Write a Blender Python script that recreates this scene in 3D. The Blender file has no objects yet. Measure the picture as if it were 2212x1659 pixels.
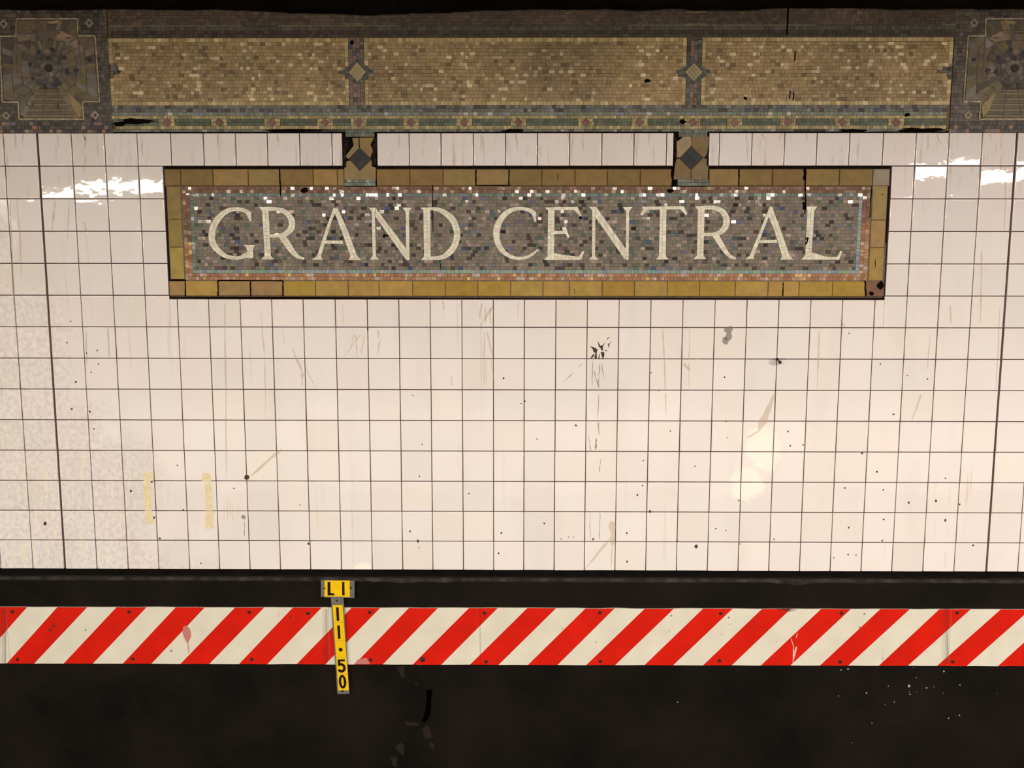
import bpy, math, random
from mathutils import Vector, Matrix, noise
random.seed(7)
R = random.random
S = bpy.context.scene
C = S.collection

# ------------------------------------------------------------------ camera
F_PX, PITCH, YAW, ROLL = 1660.0, 0.10986, -0.0066978, 0.00092706
CAM = Vector((-0.0367117, -3.78122, 1.374233))
cp, sp, cy, sy = math.cos(PITCH), math.sin(PITCH), math.cos(YAW), math.sin(YAW)
fwd = Vector((sy * cp, cy * cp, -sp))
rt0 = Vector((cy, -sy, 0)); up0 = rt0.cross(fwd)
rt = rt0 * math.cos(ROLL) + up0 * math.sin(ROLL)
up = -rt0 * math.sin(ROLL) + up0 * math.cos(ROLL)
cam_d = bpy.data.cameras.new('camera'); cam = bpy.data.objects.new('camera', cam_d); C.objects.link(cam)
cam_d.sensor_fit = 'HORIZONTAL'; cam_d.sensor_width = 36.0; cam_d.lens = F_PX / 2212 * 36.0
cam_d.clip_start = 0.05; cam_d.clip_end = 100
m = Matrix((rt, up, -fwd)).transposed().to_4x4(); m.translation = CAM
cam.matrix_world = m
S.camera = cam

# ------------------------------------------------------------------ light
S.view_settings.view_transform = 'Standard'; S.view_settings.look = 'None'
S.view_settings.gamma = 1; S.view_settings.use_curve_mapping = False
S.view_settings.exposure = 0.0
w = bpy.data.worlds.new('station_air'); S.world = w; w.use_nodes = True
w.node_tree.nodes['Background'].inputs[0].default_value = (1.0, 0.84, 0.66, 1)
w.node_tree.nodes['Background'].inputs[1].default_value = 0.16
LAMP_Y, LAMP_Z = -5.80, 2.80
def strip_lamp(x0, x1, watts, colour):
    l = bpy.data.lights.new('platform_tube', 'AREA'); l.shape = 'RECTANGLE'
    l.size = x1 - x0; l.size_y = 0.65; l.energy = watts; l.color = colour
    o = bpy.data.objects.new('platform_tube', l); C.objects.link(o)
    o.location = ((x0 + x1) / 2, LAMP_Y + (x0 + x1) / 2 * math.tan(0.125), LAMP_Z)
    # the lens of the fitting leans a little towards the track; the row runs slightly askew to the wall
    o.rotation_euler = (math.radians(2.8), 0, 0.125)
strip_lamp(-9.0, 0.0, 1050.0, (1.0, 0.86, 0.70))
strip_lamp(0.0, 9.0, 1050.0, (1.0, 0.84, 0.705))

# ------------------------------------------------------------------ helpers
def W(px, py, Y=0.0):
    """pixel of the photograph -> (X, Z) on the plane at depth Y"""
    d = fwd + rt * ((px - 1106) / F_PX) - up * ((py - 829.5) / F_PX)
    t = (Y - CAM.y) / d.y
    return (CAM.x + t * d.x, CAM.z + t * d.z)
def s2l(c):
    c /= 255.0
    return c / 12.92 if c <= 0.04045 else ((c + 0.055) / 1.055) ** 2.4
def A(rgb, white=(226, 205, 182), k=0.74):
    """albedo of a colour read off next to a white tile that reads `white`"""
    return tuple(min(0.9, k * s2l(a) / s2l(b)) for a, b in zip(rgb, white))
def jit(c, v=0.12, h=0.04):
    g = 1 + (R() * 2 - 1) * v
    return tuple(max(0.0, x * g * (1 + (R() * 2 - 1) * h)) for x in c)
def pick(pal):
    t = R() * sum(wt for _, wt in pal)
    for c, wt in pal:
        t -= wt
        if t <= 0: return c
    return pal[-1][0]
def nz(x, z, s, o=0.0):
    return noise.noise(Vector((x * s + o, z * s, o * 1.7)))

class MB:
    """collects faces, then links them as ONE mesh object"""
    def __init__(s): s.v = []; s.f = []; s.c = []; s.m = []; s.sm = []
    def face(s, pts, col=(.5, .5, .5), mat=0, smooth=False):
        b = len(s.v); s.v += [tuple(p) for p in pts]
        s.f.append(tuple(range(b, b + len(pts)))); s.c.append(col); s.m.append(mat); s.sm.append(smooth)
    def prism(s, poly, y0, y1, col=(.5, .5, .5), mat=0, inset=0.0, back=False):
        """polygon in (X, Z), front face at y0 (towards the viewer), back at y1"""
        a = sum(poly[i][0] * poly[(i + 1) % len(poly)][1] - poly[(i + 1) % len(poly)][0] * poly[i][1] for i in range(len(poly)))
        if a < 0: poly = poly[::-1]
        n = len(poly); b = len(s.v)
        s.v += [(x, y0, z) for x, z in poly] + [(x, y1, z) for x, z in poly]
        s.f.append(tuple(range(b, b + n))); s.c.append(col); s.m.append(mat); s.sm.append(False)
        for i in range(n):
            j = (i + 1) % n
            s.f.append((b + i, b + n + i, b + n + j, b + j)); s.c.append(col); s.m.append(mat); s.sm.append(False)
        if back:
            s.f.append(tuple(range(b + 2 * n - 1, b + n - 1, -1))); s.c.append(col); s.m.append(mat); s.sm.append(False)
    def box(s, x0, x1, y0, y1, z0, z1, col=(.5, .5, .5), mat=0):
        s.prism([(x0, z0), (x1, z0), (x1, z1), (x0, z1)], y0, y1, col, mat, back=True)
    def tess(s, q, y, col, depth=0.005, tilt=0.02, mat=0):
        """one tessera: quad q in (X, Z) counter-clockwise, face at y, slightly tilted"""
        cx = sum(p[0] for p in q) / 4; cz = sum(p[1] for p in q) / 4
        ta, tb = random.gauss(0, tilt), random.gauss(0, tilt); dy = random.gauss(0, 0.0002)
        b = len(s.v)
        s.v += [(x, y + dy + ta * (x - cx) + tb * (z - cz), z) for x, z in q]
        s.v += [(x, y + depth, z) for x, z in q]
        s.f.append((b, b + 1, b + 2, b + 3)); s.c.append(col); s.m.append(mat); s.sm.append(False)
        for i in range(4):
            j = (i + 1) % 4
            s.f.append((b + i, b + 4 + i, b + 4 + j, b + j)); s.c.append(col); s.m.append(mat); s.sm.append(False)
    def dome(s, x, z, y, r, h, col=(.1, .1, .1), mat=0, n=12, flat=0.55):
        """round bolt head"""
        rings = [(1, 0), (1, .35), (.86, .75), (flat, 1)]
        b = len(s.v)
        for rr, hh in rings:
            for i in range(n):
                a = 2 * math.pi * i / n
                s.v.append((x + r * rr * math.cos(a), y - h * hh, z + r * rr * math.sin(a)))
        for k in range(len(rings) - 1):
            for i in range(n):
                j = (i + 1) % n
                s.f.append((b + k * n + i, b + k * n + j, b + (k + 1) * n + j, b + (k + 1) * n + i))
                s.c.append(col); s.m.append(mat); s.sm.append(True)
        s.f.append(tuple(b + (len(rings) - 1) * n + i for i in range(n))); s.c.append(col); s.m.append(mat); s.sm.append(False)
    def build(s, name, mats, parent=None, kind=None):
        org = parent.matrix_world.translation.copy() if parent else Vector()
        if parent:
            p = parent; org = Vector()
            while p: org += p.location; p = p.parent
        me = bpy.data.meshes.new(name)
        me.from_pydata([(x - org.x, y - org.y, z - org.z) for x, y, z in s.v], [], s.f)
        if not isinstance(mats, (list, tuple)): mats = [mats]
        for mt in mats: me.materials.append(mt)
        me.polygons.foreach_set('material_index', s.m)
        me.polygons.foreach_set('use_smooth', s.sm)
        ca = me.color_attributes.new('Col', 'FLOAT_COLOR', 'CORNER')
        buf = []
        for f, c in zip(s.f, s.c):
            buf += [c[0], c[1], c[2], 1.0] * len(f)
        ca.data.foreach_set('color', buf)
        me.update()
        o = bpy.data.objects.new(name, me); C.objects.link(o)
        if parent: o.parent = parent
        if kind: o['kind'] = kind
        return o
def thing(name, label, cat, loc, group=None):
    o = bpy.data.objects.new(name, None); C.objects.link(o); o.location = loc
    o.empty_display_size = 0.05
    return tag(o, label, cat, group)
def tag(o, label, cat, group=None):
    o['label'] = label; o['category'] = cat
    if group: o['group'] = group
    return o
def clip(poly, axis, val, keep_less):
    out = []
    for i in range(len(poly)):
        a, b = poly[i], poly[(i + 1) % len(poly)]
        ia = (a[axis] <= val) == keep_less or a[axis] == val
        ib = (b[axis] <= val) == keep_less or b[axis] == val
        if ia: out.append(a)
        if ia != ib:
            t = (val - a[axis]) / (b[axis] - a[axis])
            out.append((a[0] + t * (b[0] - a[0]), a[1] + t * (b[1] - a[1])))
    return out
def clip_rect(poly, x0, x1, z0, z1):
    for ax, v, less in ((0, x0, False), (0, x1, True), (1, z0, False), (1, z1, True)):
        if len(poly) < 3: return []
        poly = clip(poly, ax, v, less)
    return poly if len(poly) > 2 else []
def shrink(q, d):
    """pull a quad's corners in by about d"""
    cx = sum(p[0] for p in q) / len(q); cz = sum(p[1] for p in q) / len(q)
    out = []
    for x, z in q:
        r = max(1e-6, math.hypot(x - cx, z - cz)); k = max(0.1, 1 - d * 1.4 / r)
        out.append((cx + (x - cx) * k, cz + (z - cz) * k))
    return out
def blob(cx, cz, rx, rz, n=9, rough=0.35):
    return [(cx + rx * math.cos(2 * math.pi * i / n) * (1 + (R() - .5) * 2 * rough),
             cz + rz * math.sin(2 * math.pi * i / n) * (1 + (R() - .5) * 2 * rough)) for i in range(n)]

# ------------------------------------------------------------------ materials
def mat(name, rough=0.5, color=None, attr=False, spec=0.5, bump=0.0, bscale=40.0, metal=0.0, var=0.0, vscale=20.0):
    mt = bpy.data.materials.new(name); mt.use_nodes = True
    nt = mt.node_tree; N = nt.nodes; L = nt.links; P = N['Principled BSDF']
    P.inputs['Roughness'].default_value = rough; P.inputs['Metallic'].default_value = metal
    P.inputs['Specular IOR Level'].default_value = spec
    tc = N.new('ShaderNodeTexCoord')
    if attr:
        at = N.new('ShaderNodeAttribute'); at.attribute_name = 'Col'; src = at.outputs['Color']
    else:
        rgb = N.new('ShaderNodeRGB'); rgb.outputs[0].default_value = (*color, 1); src = rgb.outputs[0]
    if var:
        nzt = N.new('ShaderNodeTexNoise'); nzt.inputs['Scale'].default_value = vscale; nzt.inputs['Detail'].default_value = 6
        L.new(tc.outputs['Object'], nzt.inputs['Vector'])
        mr = N.new('ShaderNodeMapRange'); mr.inputs['From Min'].default_value = .3; mr.inputs['From Max'].default_value = .7
        mr.inputs['To Min'].default_value = 1 - var; mr.inputs['To Max'].default_value = 1 + var
        L.new(nzt.outputs['Fac'], mr.inputs['Value'])
        vm = N.new('ShaderNodeVectorMath'); vm.operation = 'SCALE'
        L.new(src, vm.inputs[0]); L.new(mr.outputs[0], vm.inputs['Scale']); src = vm.outputs[0]
    L.new(src, P.inputs['Base Color'])
    if bump:
        nb = N.new('ShaderNodeTexNoise'); nb.inputs['Scale'].default_value = bscale; nb.inputs['Detail'].default_value = 3
        L.new(tc.outputs['Object'], nb.inputs['Vector'])
        bp = N.new('ShaderNodeBump'); bp.inputs['Strength'].default_value = bump; bp.inputs['Distance'].default_value = 0.01
        L.new(nb.outputs['Fac'], bp.inputs['Height']); L.new(bp.outputs[0], P.inputs['Normal'])
    return mt
def see_through(name, color, alpha, rough=0.6):
    mt = mat(name, rough, color, spec=0.2)
    mt.node_tree.nodes['Principled BSDF'].inputs['Alpha'].default_value = alpha
    return mt

M_MOS = mat('mosaic_glass', 0.15, attr=True, bump=0.05, bscale=180, var=0.10, vscale=90)
M_OLD = mat('sooty_mosaic', 0.38, attr=True, spec=0.4, bump=0.08, bscale=160, var=0.16, vscale=45)
M_MATT = mat('mosaic_matt', 0.55, attr=True, spec=0.28, bump=0.05, bscale=180, var=0.12, vscale=90)
M_GLOSS = mat('mosaic_glossy', 0.08, attr=True, bump=0.008, bscale=120, var=0.10, vscale=90)
M_LET = mat('letter_mosaic', 0.30, attr=True, bump=0.04, bscale=160, var=0.06, vscale=60)
M_OCH = mat('ochre_glaze', 0.50, attr=True, spec=0.25, bump=0.10, bscale=30, var=0.13, vscale=26)
M_GROUT = mat('grout', 0.9, attr=True, spec=0.1, bump=0.3, bscale=150, var=0.25, vscale=70)
M_DARK = mat('black_mortar', 0.95, A((26, 18, 14)), spec=0.05, bump=0.4, bscale=120, var=0.5, vscale=60)
M_CRACK = mat('crack_shadow', 1.0, (0.006, 0.004, 0.003), spec=0.0)

def tile_material():
    mt = bpy.data.materials.new('cream_glazed_tile'); mt.use_nodes = True
    nt = mt.node_tree; N = nt.nodes; L = nt.links; P = N['Principled BSDF']
    P.inputs['Roughness'].default_value = 0.07; P.inputs['Specular IOR Level'].default_value = 0.5
    tc = N.new('ShaderNodeTexCoord'); at = N.new('ShaderNodeAttribute'); at.attribute_name = 'Col'
    def mapping(sx, sy, sz, loc=(0, 0, 0)):
        mp = N.new('ShaderNodeMapping'); mp.inputs['Scale'].default_value = (sx, sy, sz); mp.inputs['Location'].default_value = loc
        L.new(tc.outputs['Object'], mp.inputs['Vector']); return mp.outputs[0]
    def noise_(vec, scale, detail=4, rough=0.55):
        n = N.new('ShaderNodeTexNoise'); n.inputs['Scale'].default_value = scale
        n.inputs['Detail'].default_value = detail; n.inputs['Roughness'].default_value = rough
        L.new(vec, n.inputs['Vector']); return n.outputs['Fac']
    def rng(val, a, b, c=0.0, d=1.0):
        r = N.new('ShaderNodeMapRange'); r.inputs['From Min'].default_value = a; r.inputs['From Max'].default_value = b
        r.inputs['To Min'].default_value = c; r.inputs['To Max'].default_value = d; r.interpolation_type = 'SMOOTHSTEP'
        L.new(val, r.inputs['Value']); return r.outputs[0]
    def mul(a, b):
        x = N.new('ShaderNodeMath'); x.operation = 'MULTIPLY'
        for i, q in enumerate((a, b)):
            if isinstance(q, (int, float)): x.inputs[i].default_value = q
            else: L.new(q, x.inputs[i])
        return x.outputs[0]
    def mix(fac, a, col, mode='MIX'):
        x = N.new('ShaderNodeMix'); x.data_type = 'RGBA'; x.blend_type = mode
        L.new(fac, x.inputs[0]); L.new(a, x.inputs[6]); x.inputs[7].default_value = (*col, 1); return x.outputs[2]
    sep = N.new('ShaderNodeSeparateXYZ'); L.new(tc.outputs['Object'], sep.inputs[0])
    X, Z = sep.outputs['X'], sep.outputs['Z']
    col = at.outputs['Color']
    # long water streaks running down the wall
    streak = noise_(mapping(1, 1, 0.055), 26, 3, 0.6)
    patch = noise_(mapping(1, 1, 0.5, (3, 0, 1)), 1.6, 2)
    fac = mul(mul(rng(streak, .60, .74), rng(patch, .47, .66)), 0.55)
    col = mix(fac, col, A((196, 168, 134)))
    # short drips hanging from the mosaic above
    drip = noise_(mapping(1, 1, 0.11, (7, 0, 2)), 42, 3, 0.6)
    fac = mul(mul(rng(drip, .55, .74), rng(Z, 1.74, 2.02)), 0.45)
    col = mix(fac, col, A((158, 130, 98)))
    # worn, dirty glaze at the left end of the wall
    big = noise_(mapping(1, 1, 0.8, (1, 0, 5)), 3.2, 4)
    left = rng(X, -1.72, -2.22)
    def lin(a, k, c):
        x = N.new('ShaderNodeMath'); x.operation = 'MULTIPLY_ADD'; L.new(a, x.inputs[0]); x.inputs[1].default_value = k
        if isinstance(c, (int, float)): x.inputs[2].default_value = c
        else: L.new(c, x.inputs[2])
        return x.outputs[0]
    edge = rng(lin(X, -1.2, lin(Z, -.70, lin(big, 1.5, -1.72 * 1.2 + 1.4 * .70 - .75))), .66, 1.02)
    pits = noise_(mapping(1, 1, 0.9), 46, 6, 0.66)
    fac = mul(edge, rng(pits, .36, .66))
    col = mix(mul(fac, 0.40), col, A((172, 150, 136)))
    pits2 = noise_(mapping(1, 1, 1.0, (5, 0, 9)), 75, 3, 0.6)
    col = mix(mul(mul(edge, rng(pits2, .62, .72)), 0.45), col, A((140, 118, 104)))
    runs = noise_(mapping(1, 1, 0.16, (2, 0, 3)), 30, 3)
    fac = mul(mul(mul(left, rng(runs, .52, .64)), rng(Z, 0.85, 0.45)), 0.40)
    col = mix(fac, col, A((236, 214, 172)))
    # faint cloudy film
    film = noise_(mapping(1, 1, 0.35, (9, 0, 4)), 5, 4)
    col = mix(mul(rng(film, .45, .75), 0.16), col, A((196, 172, 142)))
    # whiter patches; the small lowest one is glare painted into the colour
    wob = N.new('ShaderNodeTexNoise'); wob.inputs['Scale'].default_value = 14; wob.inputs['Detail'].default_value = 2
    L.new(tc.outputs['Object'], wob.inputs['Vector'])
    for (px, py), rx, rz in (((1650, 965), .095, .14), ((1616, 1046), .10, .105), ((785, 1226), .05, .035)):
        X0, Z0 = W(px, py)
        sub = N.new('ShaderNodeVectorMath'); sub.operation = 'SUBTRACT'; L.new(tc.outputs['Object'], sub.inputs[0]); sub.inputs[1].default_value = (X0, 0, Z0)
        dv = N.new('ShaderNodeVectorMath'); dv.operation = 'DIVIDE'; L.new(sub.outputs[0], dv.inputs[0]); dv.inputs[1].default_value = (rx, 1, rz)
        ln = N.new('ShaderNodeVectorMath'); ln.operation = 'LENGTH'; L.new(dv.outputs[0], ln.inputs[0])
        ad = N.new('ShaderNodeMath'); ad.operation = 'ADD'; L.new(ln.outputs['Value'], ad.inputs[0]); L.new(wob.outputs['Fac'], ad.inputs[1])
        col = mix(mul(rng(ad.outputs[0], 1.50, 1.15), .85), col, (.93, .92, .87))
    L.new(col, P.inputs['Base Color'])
    r = N.new('ShaderNodeMath'); r.operation = 'ADD'; r.inputs[1].default_value = 0.025
    L.new(mul(edge, 0.45), r.inputs[0]); L.new(r.outputs[0], P.inputs['Roughness'])
    nb = N.new('ShaderNodeTexNoise'); nb.inputs['Scale'].default_value = 13; nb.inputs['Detail'].default_value = 2
    L.new(tc.outputs['Object'], nb.inputs['Vector'])
    bp = N.new('ShaderNodeBump'); bp.inputs['Strength'].default_value = 0.045; bp.inputs['Distance'].default_value = 0.01
    L.new(nb.outputs['Fac'], bp.inputs['Height']); L.new(bp.outputs[0], P.inputs['Normal'])
    return mt
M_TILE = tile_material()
M_STAIN = see_through('brown_stain', A((206, 166, 124)), 0.30)
M_FLECK = mat('dark_fleck', 0.8, A((72, 53, 40)), spec=0.2)
M_SCUFF = see_through('grey_scuff', A((128, 112, 90)), 0.52)
M_TRASH = see_through('soot_smudge', A((90, 68, 56)), 0.14)

# ------------------------------------------------------------------ structure: the tiled wall
BX = [3, 72.3, 140.3, 209.8, 276.7, 342.5, 408.7, 473.1, 538.9, 604.3, 669.4, 736.4, 802.6, 868, 933.1, 999.3, 1065.2, 1130.6,
      1196.2, 1261.8, 1328.7, 1395.2, 1461.8, 1528.3, 1594.9, 1660.9, 1727.3, 1792.9, 1860.1, 1926, 1992.5, 2060.1, 2130.7, 2199.4]
TX = {2: 103.1, 3: 174.3, 4: 244.9, 5: 314, 6: 383.4, 7: 451.4, 8: 519.4, 9: 587.8, 10: 656, 11: 725, 12: 794.6, 13: 863.3, 14: 931,
      15: 999.3, 16: 1066.6, 17: 1133.5, 18: 1201.7, 19: 1269.4, 20: 1337.4, 21: 1406.1, 22: 1475.2, 23: 1545, 24: 1613.7,
      25: 1683.1, 26: 1752.3, 27: 1821.4, 28: 1890.9, 29: 1960.3, 30: 2030.5, 31: 2100.3, 32: 2172.6}
COLX = []
for i, x in enumerate(BX):
    a = W(x, 1234)[0]
    COLX.append((a + W(TX[i], 645)[0]) / 2 if i in TX else a - 0.002)
for k in range(9): COLX.insert(0, COLX[0] - 0.1555); COLX.append(COLX[-1] + 0.1555)
LJ, RJ = 2 + 9, 32 + 9                    # the two wide upright joints
ROW = 0.15463
ROWZ = [(14 - i) * ROW for i in range(15)]
OPEN = (W(352, 362)[0], W(1926.5, 362)[0], W(1106, 646.5)[1], W(1106, 358.5)[1])     # hole in the tiling for the name sign
ROW0 = [369.5, 440, 509.4, 578, 647.7, 717.3, None, 884, 952.7, 1022.3, 1091.9, 1161, 1230.2, 1300, 1369.5, 1439.6, None,
        1553.7, 1623.9, 1694.2, 1764, 1834.5, 1907]
GAP_L = (W(739.5, 330)[0], W(814.6, 330)[0]); GAP_R = (W(1455, 330)[0], W(1531, 330)[0])
T_BASE = A((231, 209, 188))
wall = MB()
G_COL = A((82, 58, 52)); G_DARK = A((58, 40, 34))
def tile(x0, x1, z0, z1, wl=0.0013, wr=0.0013, lean=None):
    if x1 - x0 < 0.006 or z1 - z0 < 0.006: return
    wall.box(x0, x1, 0.0034, 0.024, z0, z1, jit(G_COL, .3), 1)
    x0 += wl; x1 -= wr; z0 += 0.0017; z1 -= 0.0017
    cx, cz = (x0 + x1) / 2, (z0 + z1) / 2
    g = random.choice([0, 0, 0, 1, 1, 2, 3])
    tint = [(1, 1, 1), (1.012, .988, .98), (.972, .972, .968), (.985, .978, .945)][g]
    b = 1 + random.gauss(0, .015)
    col = tuple(t * k * b for t, k in zip(T_BASE, tint))
    ta, tb = random.gauss(0, .003), random.gauss(0, .0055)
    if lean is not None: tb = lean
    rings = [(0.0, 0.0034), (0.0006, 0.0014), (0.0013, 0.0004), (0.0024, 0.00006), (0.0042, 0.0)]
    b0 = len(wall.v)
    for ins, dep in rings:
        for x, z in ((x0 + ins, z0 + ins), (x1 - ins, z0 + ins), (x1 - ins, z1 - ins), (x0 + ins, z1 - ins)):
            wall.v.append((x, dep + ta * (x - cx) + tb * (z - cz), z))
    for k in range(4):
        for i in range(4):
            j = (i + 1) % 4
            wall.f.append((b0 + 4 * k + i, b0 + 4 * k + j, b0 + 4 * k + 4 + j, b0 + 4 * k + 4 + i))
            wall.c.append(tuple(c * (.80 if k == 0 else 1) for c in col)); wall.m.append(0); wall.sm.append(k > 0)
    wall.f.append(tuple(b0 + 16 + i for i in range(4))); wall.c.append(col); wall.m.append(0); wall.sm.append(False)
for r in range(14):
    z1, z0 = ROWZ[r], ROWZ[r + 1]
    cols = list(COLX)
    if r == 0:
        mid = [W(x, 330)[0] if x else None for x in ROW0]
        lo, hi = mid[0], mid[-1]
        left = [x for x in COLX if x < lo - .05]; right = [x for x in COLX if x > hi + .05]
        segs = [left + mid[:6] + [GAP_L[0]], [GAP_L[1]] + mid[7:16] + [GAP_R[0]], [GAP_R[1]] + mid[17:] + right]
    elif r in (1, 2, 3, 4):
        segs = [[x for x in COLX if x < OPEN[0] - .01] + [OPEN[0]], [OPEN[1]] + [x for x in COLX if x > OPEN[1] + .01]]
    else:
        segs = [cols]
    for sg in segs:
        for a, b in zip(sg[:-1], sg[1:]):
            wl = 0.0048 if abs(a - COLX[LJ]) < .004 or abs(a - COLX[RJ]) < .004 else 0.0013 + R() * .0008
            wr = 0.0048 if abs(b - COLX[LJ]) < .004 or abs(b - COLX[RJ]) < .004 else 0.0013 + R() * .0008
            zz1 = z1
            lean = None
            if r == 1:
                if a < COLX[LJ] - .01: lean = .034
                elif abs(a - OPEN[1]) < .01: lean = .034
                elif a < OPEN[0]: lean = random.gauss(.002, .004)
                elif abs(a - COLX[RJ - 2]) < .01: lean = .034
                elif a > OPEN[1] + .05: lean = random.gauss(0, .004)
            if r == 5 and b > OPEN[0] and a < OPEN[1]:
                cuts = [a] + [c for c in OPEN[:2] if a < c < b] + [b]
                for c0, c1 in zip(cuts[:-1], cuts[1:]):
                    inside = c0 >= OPEN[0] - .001 and c1 <= OPEN[1] + .001
                    tile(c0, c1, z0, min(z1, OPEN[2]) if inside else z1, wl if c0 == a else 0, wr if c1 == b else 0, 0.0)
            else:
                tile(a, b, z0, z1, wl, wr, lean)
# thin bed of mortar behind the tiles, seen only where tiles are missing
def px_poly(pts, Y=0.0): return [W(x, y, Y) for x, y in pts]
def decal(mb, pts, mi, y=-0.0006, Y=0.0):
    mb.prism(px_poly(pts, Y), Y + y, Y + y + 0.0004, mat=mi)
# stains, splashes, chips (all part of the wall's surface)
def run(x0, y0, x1, y1, w0, w1, mi=2, wob=1.0):
    n = 10; Lp = []; Rp = []; o = R() * 50
    for i in range(n + 1):
        t = i / n; x = x0 + (x1 - x0) * t + wob * 1.6 * nz(t * 3, o, 1.0); y = y0 + (y1 - y0) * t
        ww = (w0 + (w1 - w0) * t) / 2 * (.75 + .7 * nz(t * 4, o, 1.0, 5)) * min(1, .25 + t * 5, .2 + (1 - t) * 5)
        Lp.append((x - ww, y)); Rp.append((x + ww * (1 + .3 * nz(t * 6, o, 1, 8)), y))
    decal(wall, Lp + Rp[::-1], mi)
def c3b(x, y, ox=600, oy=640, s=.36166): return (ox + x * s, oy + y * s)
for a in [(797, 700, 741, 773, 6, 2), (768, 720, 772, 774, 5, 4), (789, 716, 780, 770, 4, 1.5), (766, 718, 757, 755, 4, 1),
          (817, 712, 818, 738, 5, 2), (818, 738, 816, 772, 5, 1), (825, 724, 818, 755, 1.5, 2.5),
          (1030, 652, 1056, 652, 7, 7), (1041, 655, 1035, 690, 9, 2), (1064, 662, 1034, 710, 8, 1), (1048, 662, 1049, 700, 4, 3),
          (1058, 664, 1060, 700, 5, 3), (1046, 716, 1046, 838, 3.5, 2), (1052, 716, 1064, 772, 5, 2.5), (1062, 772, 1068, 840, 2.5, 1),
          (1050, 775, 1051, 840, 2, 1.5), (630, 750, 653, 803, 2, 11), (653, 803, 652, 838, 9, 1.5), (658, 790, 683, 840, 3, 1.5),
          (486, 655, 489, 1034, 9, 3.5), (563, 672, 572, 770, 2, 4), (572, 770, 574, 905, 4, 1.5), (233, 705, 237, 775, 4, 7),
          (185, 706, 188, 790, 4, 3), (1322, 1126, 1323, 1180, 19, 9), (1318, 1162, 1262, 1232, 7, 5), (1321, 1180, 1320, 1232, 4, 3),
          (1675, 848, 1640, 930, 14, 18), (1640, 930, 1612, 948, 14, 6), (1431, 708, 1436, 800, 5, 6), (1436, 790, 1439, 905, 6, 1.5),
          (1490, 708, 1488, 840, 4, 2), (1475, 780, 1489, 800, 8, 12), (536, 1034, 610, 968, 9, 12), (2052, 660, 2054, 700, 7, 4),
          (2010, 720, 2003, 800, 2.5, 3), (1990, 850, 1968, 912, 5, 7), (2160, 660, 2152, 840, 4, 3), (1770, 715, 1765, 840, 5, 3),
          (1815, 690, 1825, 706, 3, 8), (975, 810, 976, 836, 2, 5), (610, 708, 617, 744, 2, 1), (740, 656, 742, 706, 2, 1.5),
          (957, 650, 959, 668, 6, 5), (994, 655, 995, 670, 3, 1), (1120, 650, 1119, 690, 3, 1.2), (22, 420, 30, 660, 5, 7), (37, 430, 48, 600, 3, 5),
          (150, 440, 145, 520, 3, 4), (120, 432, 112, 500, 5, 7), (182, 480, 187, 502, 6, 4), (2172, 360, 2170, 500, 3, 3), (2120, 540, 2118, 700, 5, 4)]:
    run(*a)
for x0, y0, x1, y1, w0, w1 in [(1280, 780, 1280, 832, 3, 1.2), (1282, 800, 1295, 838, 2, 3.5), (1296, 785, 1292, 838, 2, 2.2), (1300, 785, 1305, 818, 2, 1.4),
          (1293, 850, 1291, 905, 1.4, 2), (1291, 910, 1294, 940, 2, 2), (1270, 935, 1276, 975, 1, 3), (1288, 945, 1287, 972, 3, 4), (1297, 990, 1294, 1022, 1.5, 2),
          (1240, 803, 1219, 824, 1.5, 2.5), (1257, 785, 1251, 793, 1.5, 1.5), (1296, 1106, 1295, 1165, 2, 2), (1274, 1106, 1275, 1168, 1, 1.4)]:
    run(x0, y0, x1, y1, w0, w1, 5, 1.2)
# the star-shaped break
OX, OY, SC = 1220, 700, 150 / 1555
def st(*pts): decal(wall, [(OX + x * SC, OY + y * SC) for x, y in pts], 4, -0.0009)
st((560, 495), (640, 515), (735, 565), (715, 640), (720, 760), (690, 780), (660, 740), (690, 650), (640, 620), (625, 560))
st((735, 375), (770, 440), (800, 490), (850, 470), (920, 390), (860, 490), (850, 540), (855, 590), (830, 600), (800, 540), (760, 500))
st((570, 770), (620, 690), (660, 650), (655, 710), (620, 755))
st((800, 625), (880, 625), (890, 690), (865, 770), (845, 770), (820, 690))
st((775, 650), (785, 700), (775, 775), (750, 775), (765, 700))
st((960, 455), (1070, 375), (1010, 430), (985, 525), (970, 520), (980, 470))
st((885, 575), (950, 590), (955, 610), (900, 595))
st((930, 370), (965, 300), (1005, 285), (965, 330))
st((570, 772), (900, 772), (880, 785), (580, 783))
# grey bare patch with a drill hole
OX, OY, SC = 1540, 690, 180 / 2212
def sc(mi, yy, *pts): decal(wall, [(OX + x * SC, OY + y * SC) for x, y in pts], mi, yy)
sc(5, -0.0007, (300, 240), (440, 190), (460, 160), (500, 190), (545, 210), (510, 300), (480, 350), (505, 430), (500, 500), (440, 560), (400, 600), (395, 660), (300, 665), (250, 590), (260, 480), (330, 450), (370, 370), (300, 310))
sc(4, -0.0010, (335, 545), (340, 500), (360, 480), (368, 510), (355, 548))
sc(6, -0.0007, (1500, 1050), (1700, 1010), (1950, 1030), (1950, 1075), (1700, 1090), (1720, 1200), (1600, 1230), (1480, 1170))
sc(6, -0.0008, (1600, 1045), (1700, 1020), (1760, 1050), (1700, 1150), (1640, 1130))
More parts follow.
